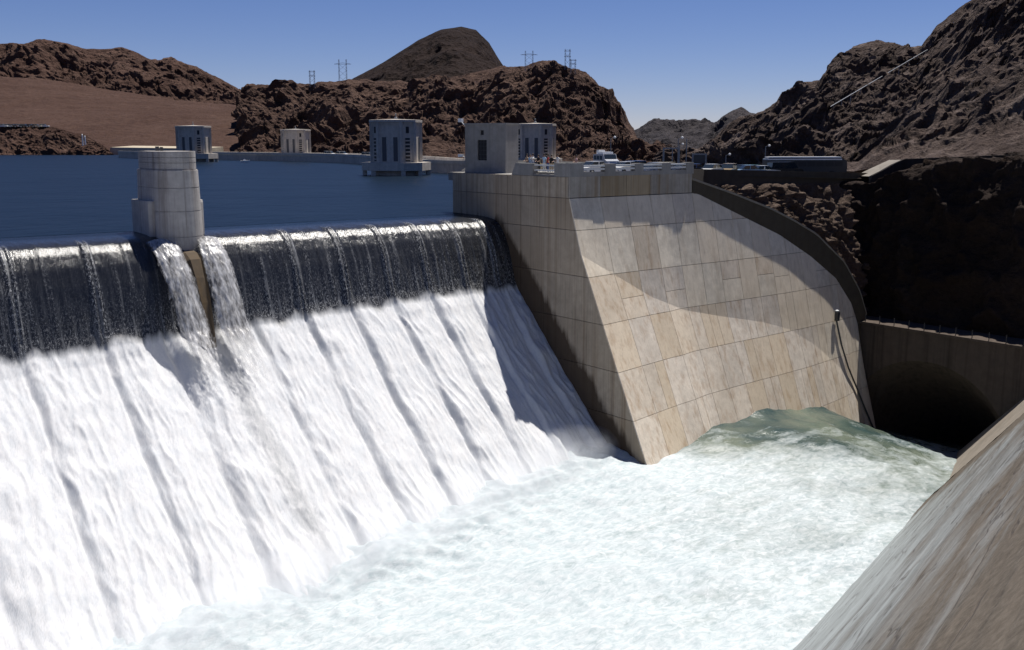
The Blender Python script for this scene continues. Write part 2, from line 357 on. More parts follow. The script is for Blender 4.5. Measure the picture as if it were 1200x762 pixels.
# ------------------------------------------------------------------ overflowing gates: dark sheet over the drum gates, then the white cascade
Z_FAR = [(-90, -24.8), (-60, -24.5), (-34, -24.0), (-16, -22.5), (0, -21.3), (10, -20.9), (21, -20.4), (27, -20.9), (34, -22.4), (40, -24.8), (47, -27.8), (60, -31.5), (95, -40)]
Z_NEAR = [(-90, -24.5), (-60, -24.), (-16, -23.), (0, -23.3), (18, -24.1), (47, -28.3), (60, -31.5), (95, -40)]
W_NEAR = [(-90, 71.8), (-16, 52.), (18, 42.9), (47, 28.2), (60, 28.2)]
W_BASE = [(-90, 27.5), (-60, 26.5), (-34, 25.), (-16, 20.3), (0, 17.8)]
STRIPES = [-2.4, -6.4, -10.9, -15.3, -20.0, -24.8, -42.6, -48.7, -54.5, -60.3, -66.]
def fall():
    pw = np.array([-6.2, -4.2, -2.6, -1.4, -.5, .2, .95, 1.75, 2.45, 3.0, 3.45, 3.95, 4.8]); pz = np.array([-.012, -.02, -.06, -.13, -.24, -.42, -.92, -1.85, -3.15, -4.8, -6.4, -7.5, -8.35])
    us = np.concatenate([np.arange(-86, -52, .2), np.arange(-52, .01, .1)])
    arc_d = np.concatenate([[0], np.cumsum(np.hypot(np.diff(pw), np.diff(pz)))])
    sd_ = np.concatenate([np.linspace(0, 5.5, 22), np.linspace(5.5, arc_d[-1], 85)[1:]]); td = np.linspace(0, 1, 190)[1:]
    kz = 1 + np.maximum(0, -us - 10) * .0045
    zs = np.interp(sd_, arc_d, pz); ws = np.interp(sd_, arc_d, pw)
    # smooth the polyline
    for _ in range(3):
        zs[1:-1] = .25 * zs[:-2] + .5 * zs[1:-1] + .25 * zs[2:]; ws[1:-1] = .25 * ws[:-2] + .5 * ws[1:-1] + .25 * ws[2:]
    wb = lerp_tab(us, W_BASE) + 2.5; zb = lerp_tab(us, Z_FAR) - 2.2
    ru, nu_ = len(sd_) + len(td), len(us)
    Wg = np.zeros((ru, nu_)); Zg = np.zeros((ru, nu_)); S = np.zeros((ru, nu_))
    for j in range(nu_):
        w0, z0 = ws[-1], zs[-1] * kz[j]
        Wg[:len(sd_), j] = ws; Zg[:len(sd_), j] = zs * kz[j]
        Wg[len(sd_):, j] = w0 + (wb[j] - w0) * td; Zg[len(sd_):, j] = z0 + (zb[j] - z0) * (td ** .96)
        S[:, j] = np.concatenate([[0], np.cumsum(np.hypot(np.diff(Wg[:, j]), np.diff(Zg[:, j])))])
    Ug = np.broadcast_to(us, (ru, nu_)).copy()
    below = (Zg / kz[None, :])
    foam = sstep(-6.1, -8.5, below + .5 * fbm(np.stack([Ug * .5, 0 * Ug, 0 * Ug + 3], -1), 4))
    aer = sstep(-1.8, -7.4, below) ** 1.4 * .5 + .04
    # pier ends leave the sheet thick and streaky; stripes where the gate ribs split the flow
    rib = np.zeros_like(Ug); bulge = np.zeros_like(Ug); groove = np.zeros_like(Ug)
    casc = sstep(9.5, 16, S)
    drift = .3 * fbm(np.stack([Ug * .05, S * .11, 0 * S + 9], -1), 3)
    allst = sorted(STRIPES + [-29.8, -37.6, 1.6])
    for s0 in STRIPES:
        d = Ug - s0 - .05 * np.maximum(0, S - 6) * 0
        rib = np.maximum(rib, np.exp(-(d / .17) ** 2)); rib = np.maximum(rib, .8 * np.exp(-((d - .42) / .13) ** 2))
    for a, b in zip(allst[:-1], allst[1:]):
        x = (Ug + drift * casc - a) / (b - a); ins = (x >= 0) & (x < 1)
        prof = np.where(x < .16, sstep(0, .16, x), 1 - .75 * sstep(.3, 1., x))
        bulge = np.where(ins, prof, bulge)
    inside_pier = (Ug > -36.4) & (Ug < -31.4)
    rib *= (~inside_pier) * sstep(4.6, 6.5, S) * (1 - foam)
    lump = fbm(np.stack([Ug * .42, S * .10, 0 * S], -1), 3); puff = ridged(np.stack([Ug * 1.1 + 2 * drift, S * .22, 0 * S + 5], -1), 4, .5); fine = fbm(np.stack([Ug * 3.0, S * .8, 0 * S + 2], -1), 4, .6)
    silk = fbm(np.stack([Ug * 2.4, S * .13, 0 * S], -1), 3)
    disp = rib * .16 + (1 - foam) * sstep(3.2, 5.6, S) *   .05 * fbm(np.stack([Ug * 1.1, S * .5, 0 * S + 7], -1), 4) + (1 - foam) * sstep(4.5, 9, S) * .05 * silk
    amp = sstep(9.5, 14, S)
    disp = disp + foam * (.10 + amp * ((bulge - .45) * .62 * np.clip(.75 + .9 * fbm(np.stack([Ug * .12, S * .16, 0 * S + 21], -1), 3), .15, 1.4) + .13 * lump + (.05 + .06 * bulge) * (puff - .6) + .035 * fine))
    trail = np.exp(-((Ug + 33.6 - .035 * (S - 10)) / 1.9) ** 2) * sstep(9, 12, S)
    foam = foam * (1 - .42 * trail)
    aer = np.clip(aer + rib * 1.3 + .35 * sstep(.1, .5, silk) * sstep(5, 9, S), 0, 1)
    foam = np.clip(foam, 0, 1); aer = np.where(Ug > -33, np.clip(aer * 1.35 + .05, 0, 1), aer)
    # normals of the profile, displaced outwards
    dw = np.gradient(Wg, axis=0); dz = np.gradient(Zg, axis=0); ln = np.hypot(dw, dz); nw, nz = -dz / ln, dw / ln
    Wd = Wg + disp * nw; Zd = Zg + disp * nz
    P = np.stack([Ug, -Wd, Zd], -1)
    me = grid_mesh('waterfall', P, True, dict(foam=foam, arc=S, aer=aer))
    structure(link_mesh('waterfall', me, M['fall'], None, O, TH))
fall()

def channel():
    us = np.concatenate([np.arange(-86, -60, .5), np.arange(-60, 62, .22), np.arange(62, 96, 1.)]); ws = np.arange(8, 76, .26)
    Ug, Wg = np.meshgrid(us, ws)
    k = np.clip((Wg - 16) / np.maximum(6, lerp_tab(Ug, W_NEAR) - 16), 0, 1.15)
    Z = lerp_tab(Ug, Z_FAR) * (1 - k) + lerp_tab(Ug, Z_NEAR) * k
    # foam everywhere but in the green run along the far wall and in front of the tunnel
    edge = lerp_tab(Ug, [(-5, 10), (3, 17), (5.0, 20.5), (9, 23.), (14, 24.5), (20, 26.5), (26, 28), (33, 28), (40, 25), (60, 25)])
    f = sstep(-8, 9, Wg - edge) * (1 - .28 * sstep(2, 30, Ug))
    streakn = fbm(np.stack([Ug * .12, Wg * .4, 0 * Ug], -1), 5)
    f = np.clip(f + .45 * streakn * (1 - f), 0, 1)
    f = np.where(Ug < -2, 1, f * sstep(-2, 4, Ug) + 1 - sstep(-2, 4, Ug)) - .22 * sstep(-34, 4, Ug) * sstep(4, 20, Wg - lerp_tab(Ug, W_BASE)) + .3 * np.exp(-(np.maximum(Wg - lerp_tab(Ug, W_BASE), 0) / 6) ** 2) * sstep(3, -3, Ug)
    base = lerp_tab(Ug, W_BASE); db = Wg - base
    near = np.exp(-(np.maximum(db, 0) / 5.) ** 2) * sstep(3, -2, Ug)
    n1 = fbm(np.stack([Ug * .10, Wg * .16, 0 * Ug], -1), 4); n2 = fbm(np.stack([Ug * .5, Wg * .8, 0 * Ug + 4], -1), 5); n3 = ridged(np.stack([Ug * .32, Wg * .38, 0 * Ug + 8], -1), 5)
    Z = Z + .5 * n1 + (.09 + .10 * near) * n2 * (.35 + .65 * f) + (.26 * near + .08) * (n3 - .7) * (.4 + .6 * f) + near * .6
    P = np.stack([Ug, -Wg, Z], -1)
    structure(link_mesh('channel_water', grid_mesh('channel_water', P, True, dict(foam=f)), M['channel'], None, O, TH))
channel()

def mist():
    # thin drifting spray where the fall meets the pool: a long low body of droplets, densest along its axis
    a = np.array([-62., 17.8 + .21 * 62, -24.6]); b = np.array([-.8, 17.8, -21.2]); d = b - a; Lm = float(np.linalg.norm(d)); c = (a + b) / 2
    A_, B_ = 4.2, 2.9; m = MB(); n = 12
    m.rings([[(x, A_ * k * math.cos(t), B_ * k * math.sin(t)) for t in np.linspace(0, 2 * math.pi, n, endpoint=False)] for x, k in ((-Lm / 2, .5), (-Lm / 2 + 3, 1), (Lm / 2 - 4, 1), (Lm / 2, .6))])
    t = NT('spray_mist'); t.n.remove(t.b); v = t.node('VolumePrincipled'); t.l(v.outputs[0], t.n['Material Output'].inputs['Volume'])
    v.inputs['Color'].default_value = (.97, .98, 1, 1); v.inputs['Anisotropy'].default_value = .2
    cc = t.coord('Object'); ln = t.node('VectorMath'); ln.operation = 'LENGTH'; t.l(t.mapping(cc, (0, 1 / A_, 1 / B_)), ln.inputs[0])
    fall = t.math('SUBTRACT', 1.0, ln.outputs['Value'], True); nz = t.noise(t.mapping(cc, (.7, .5, .5)), 1.0, 4, .65, .3)
    t.l(t.math('MULTIPLY', t.math('MULTIPLY', fall, t.ramp(nz, [(.36, 0.), (.66, 1.)])), .4), v.inputs['Density'])
    p = G(c[0], c[1], c[2] + .5)
    o = m.build('mist', t.m, None, p); o['kind'] = 'stuff'
    wd = G(*b) - G(*a); o.rotation_euler = Vector([float(x) for x in wd]).to_track_quat('X', 'Z').to_euler()
mist()

# ------------------------------------------------------------------ far spillway wall with its panels
ZC = [(0, -2.95), (4.7, -5.5), (8.9, -7.8), (13.7, -9.6), (19.2, -10.8), (26.3, -12.2), (30.8, -13.5), (35.6, -16.), (41.2, -19.9), (45.9, -23.9), (48, -28.4)]
ZTOP = [(0, 2.45), (17.35, 2.45), (17.4, 2.8), (21.6, 1.2), (25.8, -.42), (31.6, -2.65), (37.2, -5.5), (42., -8.5), (45.2, -11.9), (46.6, -14.6), (47.3, -17.5)]
ZCOP = [(17.3, 3.85), (23.6, 2.15), (30., .2), (33.8, -1.25), (38., -3.1), (43.5, -6.9), (46.6, -10.6), (48.6, -14.2)]
# the wall leans out a little from its top edge down to a fold line ZC, and much more below it
def _wall_tables():
    us = np.linspace(0, 47.3, 120); ku = (.33, .38)[1]; kw = .20; W0 = 12.2 + 2.0 * (np.maximum(us - 16, 0) / 31.) ** 1.3; Wc = np.zeros_like(us)
    for i, u in enumerate(us):
        zc = float(lerp_tab(u, ZC)); us_ = u
        for _ in range(40):
            zt = 5.6 if us_ < 16.5 else float(lerp_tab(us_, [(16.5, 5.6), (18, 4.0)] + [(a, b + .22) for a, b in ZCOP[1:]]))
            us_ = .5 * us_ + .5 * min(48.4, u + ku * max(0, zt - zc))
        Wc[i] = 12.3 + 2.0 * (max(0, us_ - 16) / 31.) ** 1.3 + kw * max(0., zt - zc)
    return us, W0, np.maximum(Wc, W0)
_WU, _W0, _WC = _wall_tables()
MLOW = [(0, .505), (10, .46), (20, .41), (30, .36), (40, .32), (47.3, .28)]
def W_wall(u, z):
    u = min(max(u, 0.), 47.3); w0 = float(np.interp(u, _WU, _W0)); wc = float(np.interp(u, _WU, _WC)); zc = float(lerp_tab(u, ZC)); zt = min(2.5, float(lerp_tab(u, ZTOP)))
    if z >= zt: return w0
    if z >= zc:
        t = (zt - z) / (zt - zc); return w0 + (wc - w0) * t - .03 * 4 * t * (1 - t)
    return wc + float(lerp_tab(u, MLOW)) * (zc - z)
def abutment():
    T = thing('spillway_abutment', 'tall pale concrete abutment wall of many cast panels right of the waterfall', 'dam wall', G(0, 0, 0), TH)
    JT = .05
    cols = [0, 4.0, 7.6, 11.0, 14.3, 17.37, 20.4, 23.5, 26.5, 29.5, 32.4, 35.2, 38., 40.6, 43., 45.2, 47.2]
    rows = [2.45, -.62, -5.05, -9.4, -13.7, -18.0, -22.6, -30.]
    rr = random.Random(11); cells = []
    for i in range(len(cols) - 1):
        for j in range(len(rows) - 1):
            z1, z0 = rows[j], rows[j + 1]; cs = [(cols[i], cols[i + 1], z0, z1)]
            r = rr.random()
            if j in (1, 2) and r < .22: zm = z1 + (z0 - z1) * rr.choice([.45, .55]); cs = [(cols[i], cols[i + 1], zm, z1), (cols[i], cols[i + 1], z0, zm)]
            elif j >= 3 and r < .3: um = cols[i] + (cols[i + 1] - cols[i]) * rr.choice([.42, .5, .58]); cs = [(cols[i], um, z0, z1), (um, cols[i + 1], z0, z1)]
            cells += [(c, j) for c in cs]
    for (u0, u1, z0, z1), j in cells:
        nu, nz = 6, 7; gu = np.linspace(u0 + (JT / 2 if u0 > 0 else 0), u1 - JT / 2, nu)
        tops = [min(z1 - JT / 2, float(lerp_tab(u, ZTOP))) for u in gu]
        if max(tops) < z0 + .25: continue
        fr, bk = [], []; zcs = [float(lerp_tab(u, ZC)) for u in gu]; cross = any(z0 < q < t_ for q, t_ in zip(zcs, tops))
        kk = min(nz - 2, max(1, int(round((float(np.mean(zcs)) - z0) / (z1 - z0) * (nz - 1)))))
        for u, zt in zip(gu, tops):
            zt = max(zt, z0 + .06); za = z0 + JT / 2; zl = np.linspace(za, zt, nz)
            if cross:       # one row of vertices follows the fold
                zc = min(max(float(lerp_tab(u, ZC)), za + .04 * (zt - za)), zt - .04 * (zt - za)); zl = np.concatenate([np.linspace(za, zc, kk + 1), np.linspace(zc, zt, nz - kk)[1:]])
            wj = rr.uniform(-.012, .012) * 0
            fr.append([(u, -(W_wall(u, z)), z) for z in zl]); bk.append([(u, -(W_wall(u, z) - .16), z) for z in zl])
        vs = [p for c in fr for p in c] + [p for c in bk for p in c]; K = nu * nz; fs = []
        idx = lambda a, b: a * nz + b
        for a in range(nu - 1):
            for b in range(nz - 1): fs.append((idx(a, b), idx(a + 1, b), idx(a + 1, b + 1), idx(a, b + 1)))
        ring = [idx(a, 0) for a in range(nu)] + [idx(nu - 1, b) for b in range(1, nz)] + [idx(a, nz - 1) for a in range(nu - 2, -1, -1)] + [idx(0, b) for b in range(nz - 2, 0, -1)]
        for p, q in zip(ring, ring[1:] + ring[:1]): fs.append((p, p + K, q + K, q))
        zm = .5 * (z0 + z1); um = .5 * (u0 + u1); low = zm < float(lerp_tab(um, ZC)) + 1.2
        MB().add(vs, fs).build('panel', M['warm'] if (low or rr.random() < .12) else M['pale'], T)
    # wall body just behind the panels
    gu = np.linspace(0.02, 47.2, 60); zz = np.linspace(0, 1, 40)
    P = np.array([[(u, -(W_wall(u, z) - .11), z) for u in gu for z in [-34 + (min(float(lerp_tab(u, ZTOP)), 2.45) - .02 + 34) * k]] for k in zz])
    link_mesh('wall_core', grid_mesh('wall_core', P, False), M['joint'], T)
    # face towards the waterfall: courses of panels at u = 0
    def wr(z): return W_wall(0, z)
    wcols = [-7.9, -.2, 4.4, 8.3, None]
    for j, (z1, z0) in enumerate(zip([4.5, 2.45, -.62, -5.05, -9.4, -13.7, -18.0], [2.45, -.62, -5.05, -9.4, -13.7, -18., -30.])):
        for i in range(4):
            a0, a1 = wcols[i], wcols[i + 1]
            r1 = (lambda z: wr(min(z, 2.45)) - .17) if a1 is None else (lambda z, a1=a1: a1 - JT / 2)
            pts = [(a0, z0 + JT / 2), (r1(z0), z0 + JT / 2)]
            if a1 is None: pts += [(r1(z), z) for z in np.linspace(z0, z1, 6)[1:-1]]
            pts += [(r1(z1), z1 - JT / 2), (a0, z1 - JT / 2)]
            MB().frust([(0.0, -w, z) for w, z in pts], [(.16, -w, z) for w, z in pts]).build('panel', M['side'], T)
    pts = [(-7.9, -34)] + [(wr(z) - .2, z) for z in np.linspace(-34, 2.4, 30)] + [(12.0, 4.3), (-7.9, 4.3)]
    MB().frust([(.1, -w, z) for w, z in pts], [(.24, -w, z) for w, z in pts]).build('wall_core', M['joint'], T)
    # upper fascia band along the front, under the parapet
    for a, b in zip(cols[:5], cols[1:6]):
        MB().box(a + (JT / 2 if a > 0 else 0), b - JT / 2, -12.21, -11.9, 2.5, 4.52).build('panel', M['band'], T)
    # deck slab and the solid fill below it
    MB().box(.17, 17.3, -11.88, 9, 3.6, 4.5).build('deck', M['grey'], T)
    # coping wall that follows the falling top edge
    cu = np.concatenate([np.linspace(17.42, 44, 34), np.linspace(44.5, 48.4, 12)])
    f0 = []; f1 = []; b1 = []; b0 = []
    for u in cu:
        uu = min(u, 47.2); zt = float(lerp_tab(u, ZCOP)); zb = min(float(lerp_tab(uu, ZTOP)) - .3, zt - .8); wv = W_wall(uu, float(lerp_tab(uu, ZTOP)))
        f0.append((u, -(wv + .03), zb)); f1.append((u, -(wv + .03), zt)); b1.append((u, -(wv - .75), zt)); b0.append((u, -(wv - .75), zb - 1.5))
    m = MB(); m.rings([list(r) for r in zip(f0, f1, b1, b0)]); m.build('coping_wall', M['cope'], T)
    m = MB(); m.rings([[(a[0], a[1] - .06, a[2] + .004), (a[0], a[1] - .06, a[2] + .22), (b[0], b[1] + .05, b[2] + .22), (b[0], b[1] + .05, b[2] + .004)] for a, b in zip(f1, b1)])
    m.build('coping', M['copetop'], T)
    # parapet: posts with paired rails between them
    for (a, b) in ((0.0, 1.74), (4.6, 6.05), (8.75, 9.98), (12.72, 14.0), (16.36, 17.55)):
        MB().box(a, b, -12.22, -11.55, 4.525, 5.72 if a > 0 else 5.86).build('parapet_post', M['grey'], T)
    for (a, b) in ((1.74, 4.6), (6.05, 8.75), (9.98, 12.72), (14.0, 16.36)):
        MB().box(a + .01, b - .01, -12.2, -11.7, 4.525, 4.95).build('kerb', M['grey'], T)
        for z in (5.14, 5.45): MB().box(a + .01, b - .01, -12.18, -11.72, z, z + .17).build('rail', M['rail'], T)
    MB().frust([(0, -2.9, 4.51), (0, -6.4, 4.51), (.7, -6.4, 4.51), (.7, -2.9, 4.51)], [(0, -3.6, 5.74), (0, -6.4, 5.74), (.7, -6.4, 5.74), (.7, -3.6, 5.74)]).build('parapet_post', M['grey'], T)
    MB().box(0, .7, -11.54, -9.8, 4.51, 5.84).build('parapet_post', M['grey'], T)
    MB().box(.1, .5, -9.79, -6.41, 4.51, 4.68).build('kerb', M['grey'], T)
    for z in (5.0, 5.5): MB().box(.2, .34, -9.79, -6.41, z, z + .14).build('rail', M['rail'], T)
    MB().box(.75, 3.2, -11.5, -3.0, 4.51, 4.85).build('walkway', M['grey'], T)
    return T
abutment()
def gauge():
    T = thing('gauge_pipe', 'thin dark gauge pipe with a small box running down the pale wall near the tunnel', 'pipe', G(0, 0, 0), TH)
    pts = []
    for z, u in ((-13.6, 40.6), (-16.5, 41.0), (-19.5, 42.0), (-22.5, 43.7), (-25, 45.0), (-28, 46.3)):
        pts.append((u, -(W_wall(u, z) + .22), z))
    MB().path(pts, .11, 6).build('pipe', M['darksteel'], T)
    u, y, z = pts[0]; MB().box(u - .22, u + .22, y - .3, y + .15, z, z + 1.1).build('gauge_box', M['darksteel'], T)
    m = MB(); m.lathe([(.3, z + 1.1), (.3, z + 1.25), (.1, z + 1.35)], 8, (u, y)); m.build('cap', M['steel'], T)
gauge()

# ------------------------------------------------------------------ gatehouse on the abutment
def gatehouse():
    T = thing('gatehouse', 'plain square concrete gatehouse with a tall dark barred window above the waterfall end', 'gatehouse', G(2.35, -1.2, 4.52), TH + math.radians(24))
    # outer face at u = .03; window opening cut by building the wall around it
    y0, y1, zt = 5.1, 0., 5.15           # local y = -w
    U0 = .03
    wy = (2.35, 3.5); wz = (1.35, 3.55); vz = (4.1, 4.6); vy = (2.72, 3.12)
    m = MB()
    m.box(U0, .35, y1, wy[0], 0, zt); m.box(U0, .35, wy[1], y0, 0, zt); m.box(U0, .35, wy[0], wy[1], 0, wz[0])
    m.box(U0, .35, wy[0], vy[0], wz[1], zt); m.box(U0, .35, vy[1], wy[1], wz[1], zt); m.box(U0, .35, vy[0], vy[1], wz[1], vz[0]); m.box(U0, .35, vy[0], vy[1], vz[1], zt)
    m.box(.35, 2.75, y1, y1 + .3, 0, zt); m.box(.35, 2.75, y0 - .3, y0, 0, zt); m.box(2.75, 3.0, y1, y0, 0, zt)
    m.build('wall', M['grey'], T)
    MB().box(U0 - .07, 3.07, y1 - .07, y0 + .07, zt, zt + .22).build('roof', M['grey'], T)
    MB().box(U0 - .03, .32, y1 - .03, y0 + .03, .003, .3).build('plinth', M['grey'], T)
    w = MB().box(.2, .26, wy[0], wy[1], wz[0], wz[1]).build('window', M['black'], T)
    for k in range(5):
        z = wz[0] + (wz[1] - wz[0]) * (k + .5) / 5; MB().box(.12, .17, wy[0], wy[1], z - .03, z + .03).build('bar', M['darksteel'], w)
    for k in range(2):
        y = wy[0] + (wy[1] - wy[0]) * (k + 1) / 3; MB().box(.09, .119, y - .03, y + .03, wz[0], wz[1]).build('bar', M['darksteel'], w)
    MB().box(.18, .24, vy[0], vy[1], vz[0], vz[1]).build('vent', M['black'], T)
    m = MB(); m.bar((.3, y0 + .0, zt - .2), (.3, y0 + .7, zt + .5), .05); m.box(.05, .55, y0 + .5, y0 + .9, zt + .35, zt + .75); m.build('floodlight', M['white'], T)
    m = MB(); m.bar((.3, y0, 1.5), (.3, y0 + .6, 1.9), .05); m.box(.05, .55, y0 + .4, y0 + .95, 1.7, 2.0); m.build('floodlight', M['white'], T)
gatehouse()

# ------------------------------------------------------------------ pier between the two gates
def pier():
    T = thing('spillway_pier', 'round-nosed concrete pier of stacked courses rising between the two overflowing gates', 'pier', G(-34.05, 0, -.5), TH)
    def outline(r, wn, wb, n=20, ry=None):
        # nose at +w (local -y)
        pts = [(r * math.cos(a), -(wn) - r * math.sin(a) * 1.0) for a in np.linspace(0, math.pi, n)]
        pts += [(-r, wb), (r, wb)]
        return pts
    zb0 = -.5
    def R(z): return 1.85 + (7.1 - z) * .03
    brk = [-4.2, -.2, 2.0, 4.0, 5.5]
    for a, b in zip(brk[:-1], brk[1:]):
        f = lambda z, d=0: [(x, y, z - zb0) for x, y in outline(R(z) + d, -.9, 5.2)]
        m = MB(); m.rings([f(a + .04, -.0), f(b - .03, 0), f(b - .028, -.05), f(b + .04, -.05)]); m.build('course', M['pier'], T)
    for a, b in ((5.54, 6.1), (6.1, 6.55), (6.55, 7.1)):
        f = lambda z, d: [(x, y, z - zb0) for x, y in outline(R(5.5) - .14 + d, -.9, 5.1)]
        m = MB(); m.rings([f(a + .002, -.045), f(a + .05, -.045), f(a + .052, 0), f(b, 0)]); m.build('course', M['pier'], T)
    for s in (-1, 1):
        m = MB(); x0, x1 = (1.6, 2.45) if s > 0 else (-2.45, -1.6)
        q = lambda z: [(x0, .9, z), (x1 - .3, .9, z), (x1, 1.2, z), (x1, 5.6, z), (x0, 5.6, z)] if s > 0 else [(x1, .9, z), (x0 + .3, .9, z), (x0, 1.2, z), (x0, 5.6, z), (x1, 5.6, z)]
        m.rings([q(-6 - zb0), q(2.62 - zb0), [(a * .99, b + .05, c) for a, b, c in q(2.85 - zb0)]]); m.build('buttress', M['pier'], T)
    m = MB(); m.box(-.6, -.35, 3.6, 3.9, 7.1 - zb0, 7.5 - zb0); m.box(-.2, 0, 3.6, 3.9, 7.1 - zb0, 7.45 - zb0); m.build('hoist_stub', M['darksteel'], T)
    # tail below the nose
    prof = [(-1.0, -1.4), (1.4, -1.8), (2.3, -2.3), (3.2, -3.8), (4.1, -5.8), (4.8, -7.8), (5.4, -9.2)]
    rings = []
    for k, (w, z) in enumerate(prof):
        hw = 1.15 - .12 * k
        rings.append([(-hw, -w, z - zb0), (-hw * .45, -w - .35, z + .32 - zb0), (hw * .45, -w - .35, z + .32 - zb0), (hw, -w, z - zb0), (hw, -w + 3, z - 3 - zb0), (-hw, -w + 3, z - 3 - zb0)])
    MB().rings(rings).build('tail', M['tail'], T)
pier()
def jets():
    rr = np.random.RandomState(4)
    for side, (ua, ub, uc, ud) in ((-1, (-37.6, -35.0, -36.8, -33.8)), (1, (-33.4, -31.0, -33.9, -30.6))):
        nk, nl = 90, 40; P = np.zeros((nk, nl, 3)); E = np.zeros((nk, nl))
        prof = [(0.2, -.7), (1.2, -1.1), (2.3, -2.0), (3.4, -3.5), (4.5, -5.6), (5.6, -7.7), (7.6, -9.8), (10.4, -12.6)]
        for i in range(nk):
            s = i / (nk - 1); x = s * (len(prof) - 1); k = min(int(x), len(prof) - 2); f = x - k
            w = prof[k][0] * (1 - f) + prof[k + 1][0] * f; z = prof[k][1] * (1 - f) + prof[k + 1][1] * f
            for j in range(nl):
                t = j / (nl - 1); E[i, j] = min(1, 5.0 * min(t, 1 - t)) * min(1, 3.2 * (1 - s)) + .12; u0 = ua + (uc - ua) * s; u1 = ub + (ud - ub) * s
                P[i, j] = (u0 + (u1 - u0) * t, w + .30 + .32 * math.sin(math.pi * t), z + .10 + .35 * math.sin(math.pi * t) * (1 - .6 * s))
        U, Wv, Zv = P[..., 0], P[..., 1], P[..., 2]
        d = .06 * fbm(np.stack([U * 2.2, Wv * .7, Zv * .5], -1), 5) + .03 * ridged(np.stack([U * 4, Wv * 1.5, Zv * 1.2], -1), 4)
        Q = np.stack([U, -(Wv + d), Zv + d], -1)
        structure(link_mesh('water_jet', grid_mesh('water_jet', Q, True, dict(edge=E)), M['jet'], None, O, TH))
jets()

# ------------------------------------------------------------------ tunnel, headwall and the near bank slope
def headwall():
    T = thing('tunnel_headwall', 'dark concrete headwall with the round tunnel mouth at the end of the channel', 'tunnel portal', G(47.3, 24, -30), TH)
    wc, zc, r1, r2 = 23.7, -29.2, 11., 9.0
    N = 56; ang = [2 * math.pi * i / N for i in range(N)]
    W0, W1, Z0, Z1 = 11., 62., -44., -14.83
    def edge(a):
        c, s = math.cos(a), math.sin(a); t = 1e9
        if c > 1e-6: t = min(t, (W1 - wc) / c)
        if c < -1e-6: t = min(t, (W0 - wc) / c)
        if s > 1e-6: t = min(t, (Z1 - zc) / s)
        if s < -1e-6: t = min(t, (Z0 - zc) / s)
        return wc + c * t, zc + s * t
    L = lambda u, w, z: (u - 47.3, -(w - 24), z + 30)
    vs = [L(47.3, *edge(a)) for a in ang] + [L(47.3, wc + r1 * math.cos(a), zc + r1 * math.sin(a)) for a in ang]
    fs = [(i, (i + 1) % N, N + (i + 1) % N, N + i) for i in range(N)]
    vs += [L(47.3, W0, Z1), L(47.3, W1, Z1)]
    m = MB().add(vs, fs)
    ea = [edge(a) for a in ang]
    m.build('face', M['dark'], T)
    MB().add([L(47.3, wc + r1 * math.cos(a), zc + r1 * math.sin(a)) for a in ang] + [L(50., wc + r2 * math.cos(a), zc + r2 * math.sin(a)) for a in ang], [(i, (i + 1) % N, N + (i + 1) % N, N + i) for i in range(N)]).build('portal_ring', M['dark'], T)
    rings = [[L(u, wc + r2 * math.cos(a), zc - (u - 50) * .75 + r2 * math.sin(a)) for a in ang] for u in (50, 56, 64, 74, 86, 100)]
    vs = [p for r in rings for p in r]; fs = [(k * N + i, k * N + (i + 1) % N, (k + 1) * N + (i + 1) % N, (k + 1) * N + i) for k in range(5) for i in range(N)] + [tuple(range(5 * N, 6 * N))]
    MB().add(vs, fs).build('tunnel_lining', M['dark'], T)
    MB().box(-.25, 4.2, -38, 13.2, 15.17, 15.5).build('ledge', M['dark'], T)
    for k in range(15):
        y = 9.2 - k * 2.0; MB().lathe([(.05, 15.5), (.05, 16.4), (.02, 16.45)], 6, (.1, y)).build('post', M['darksteel'], T)
headwall()

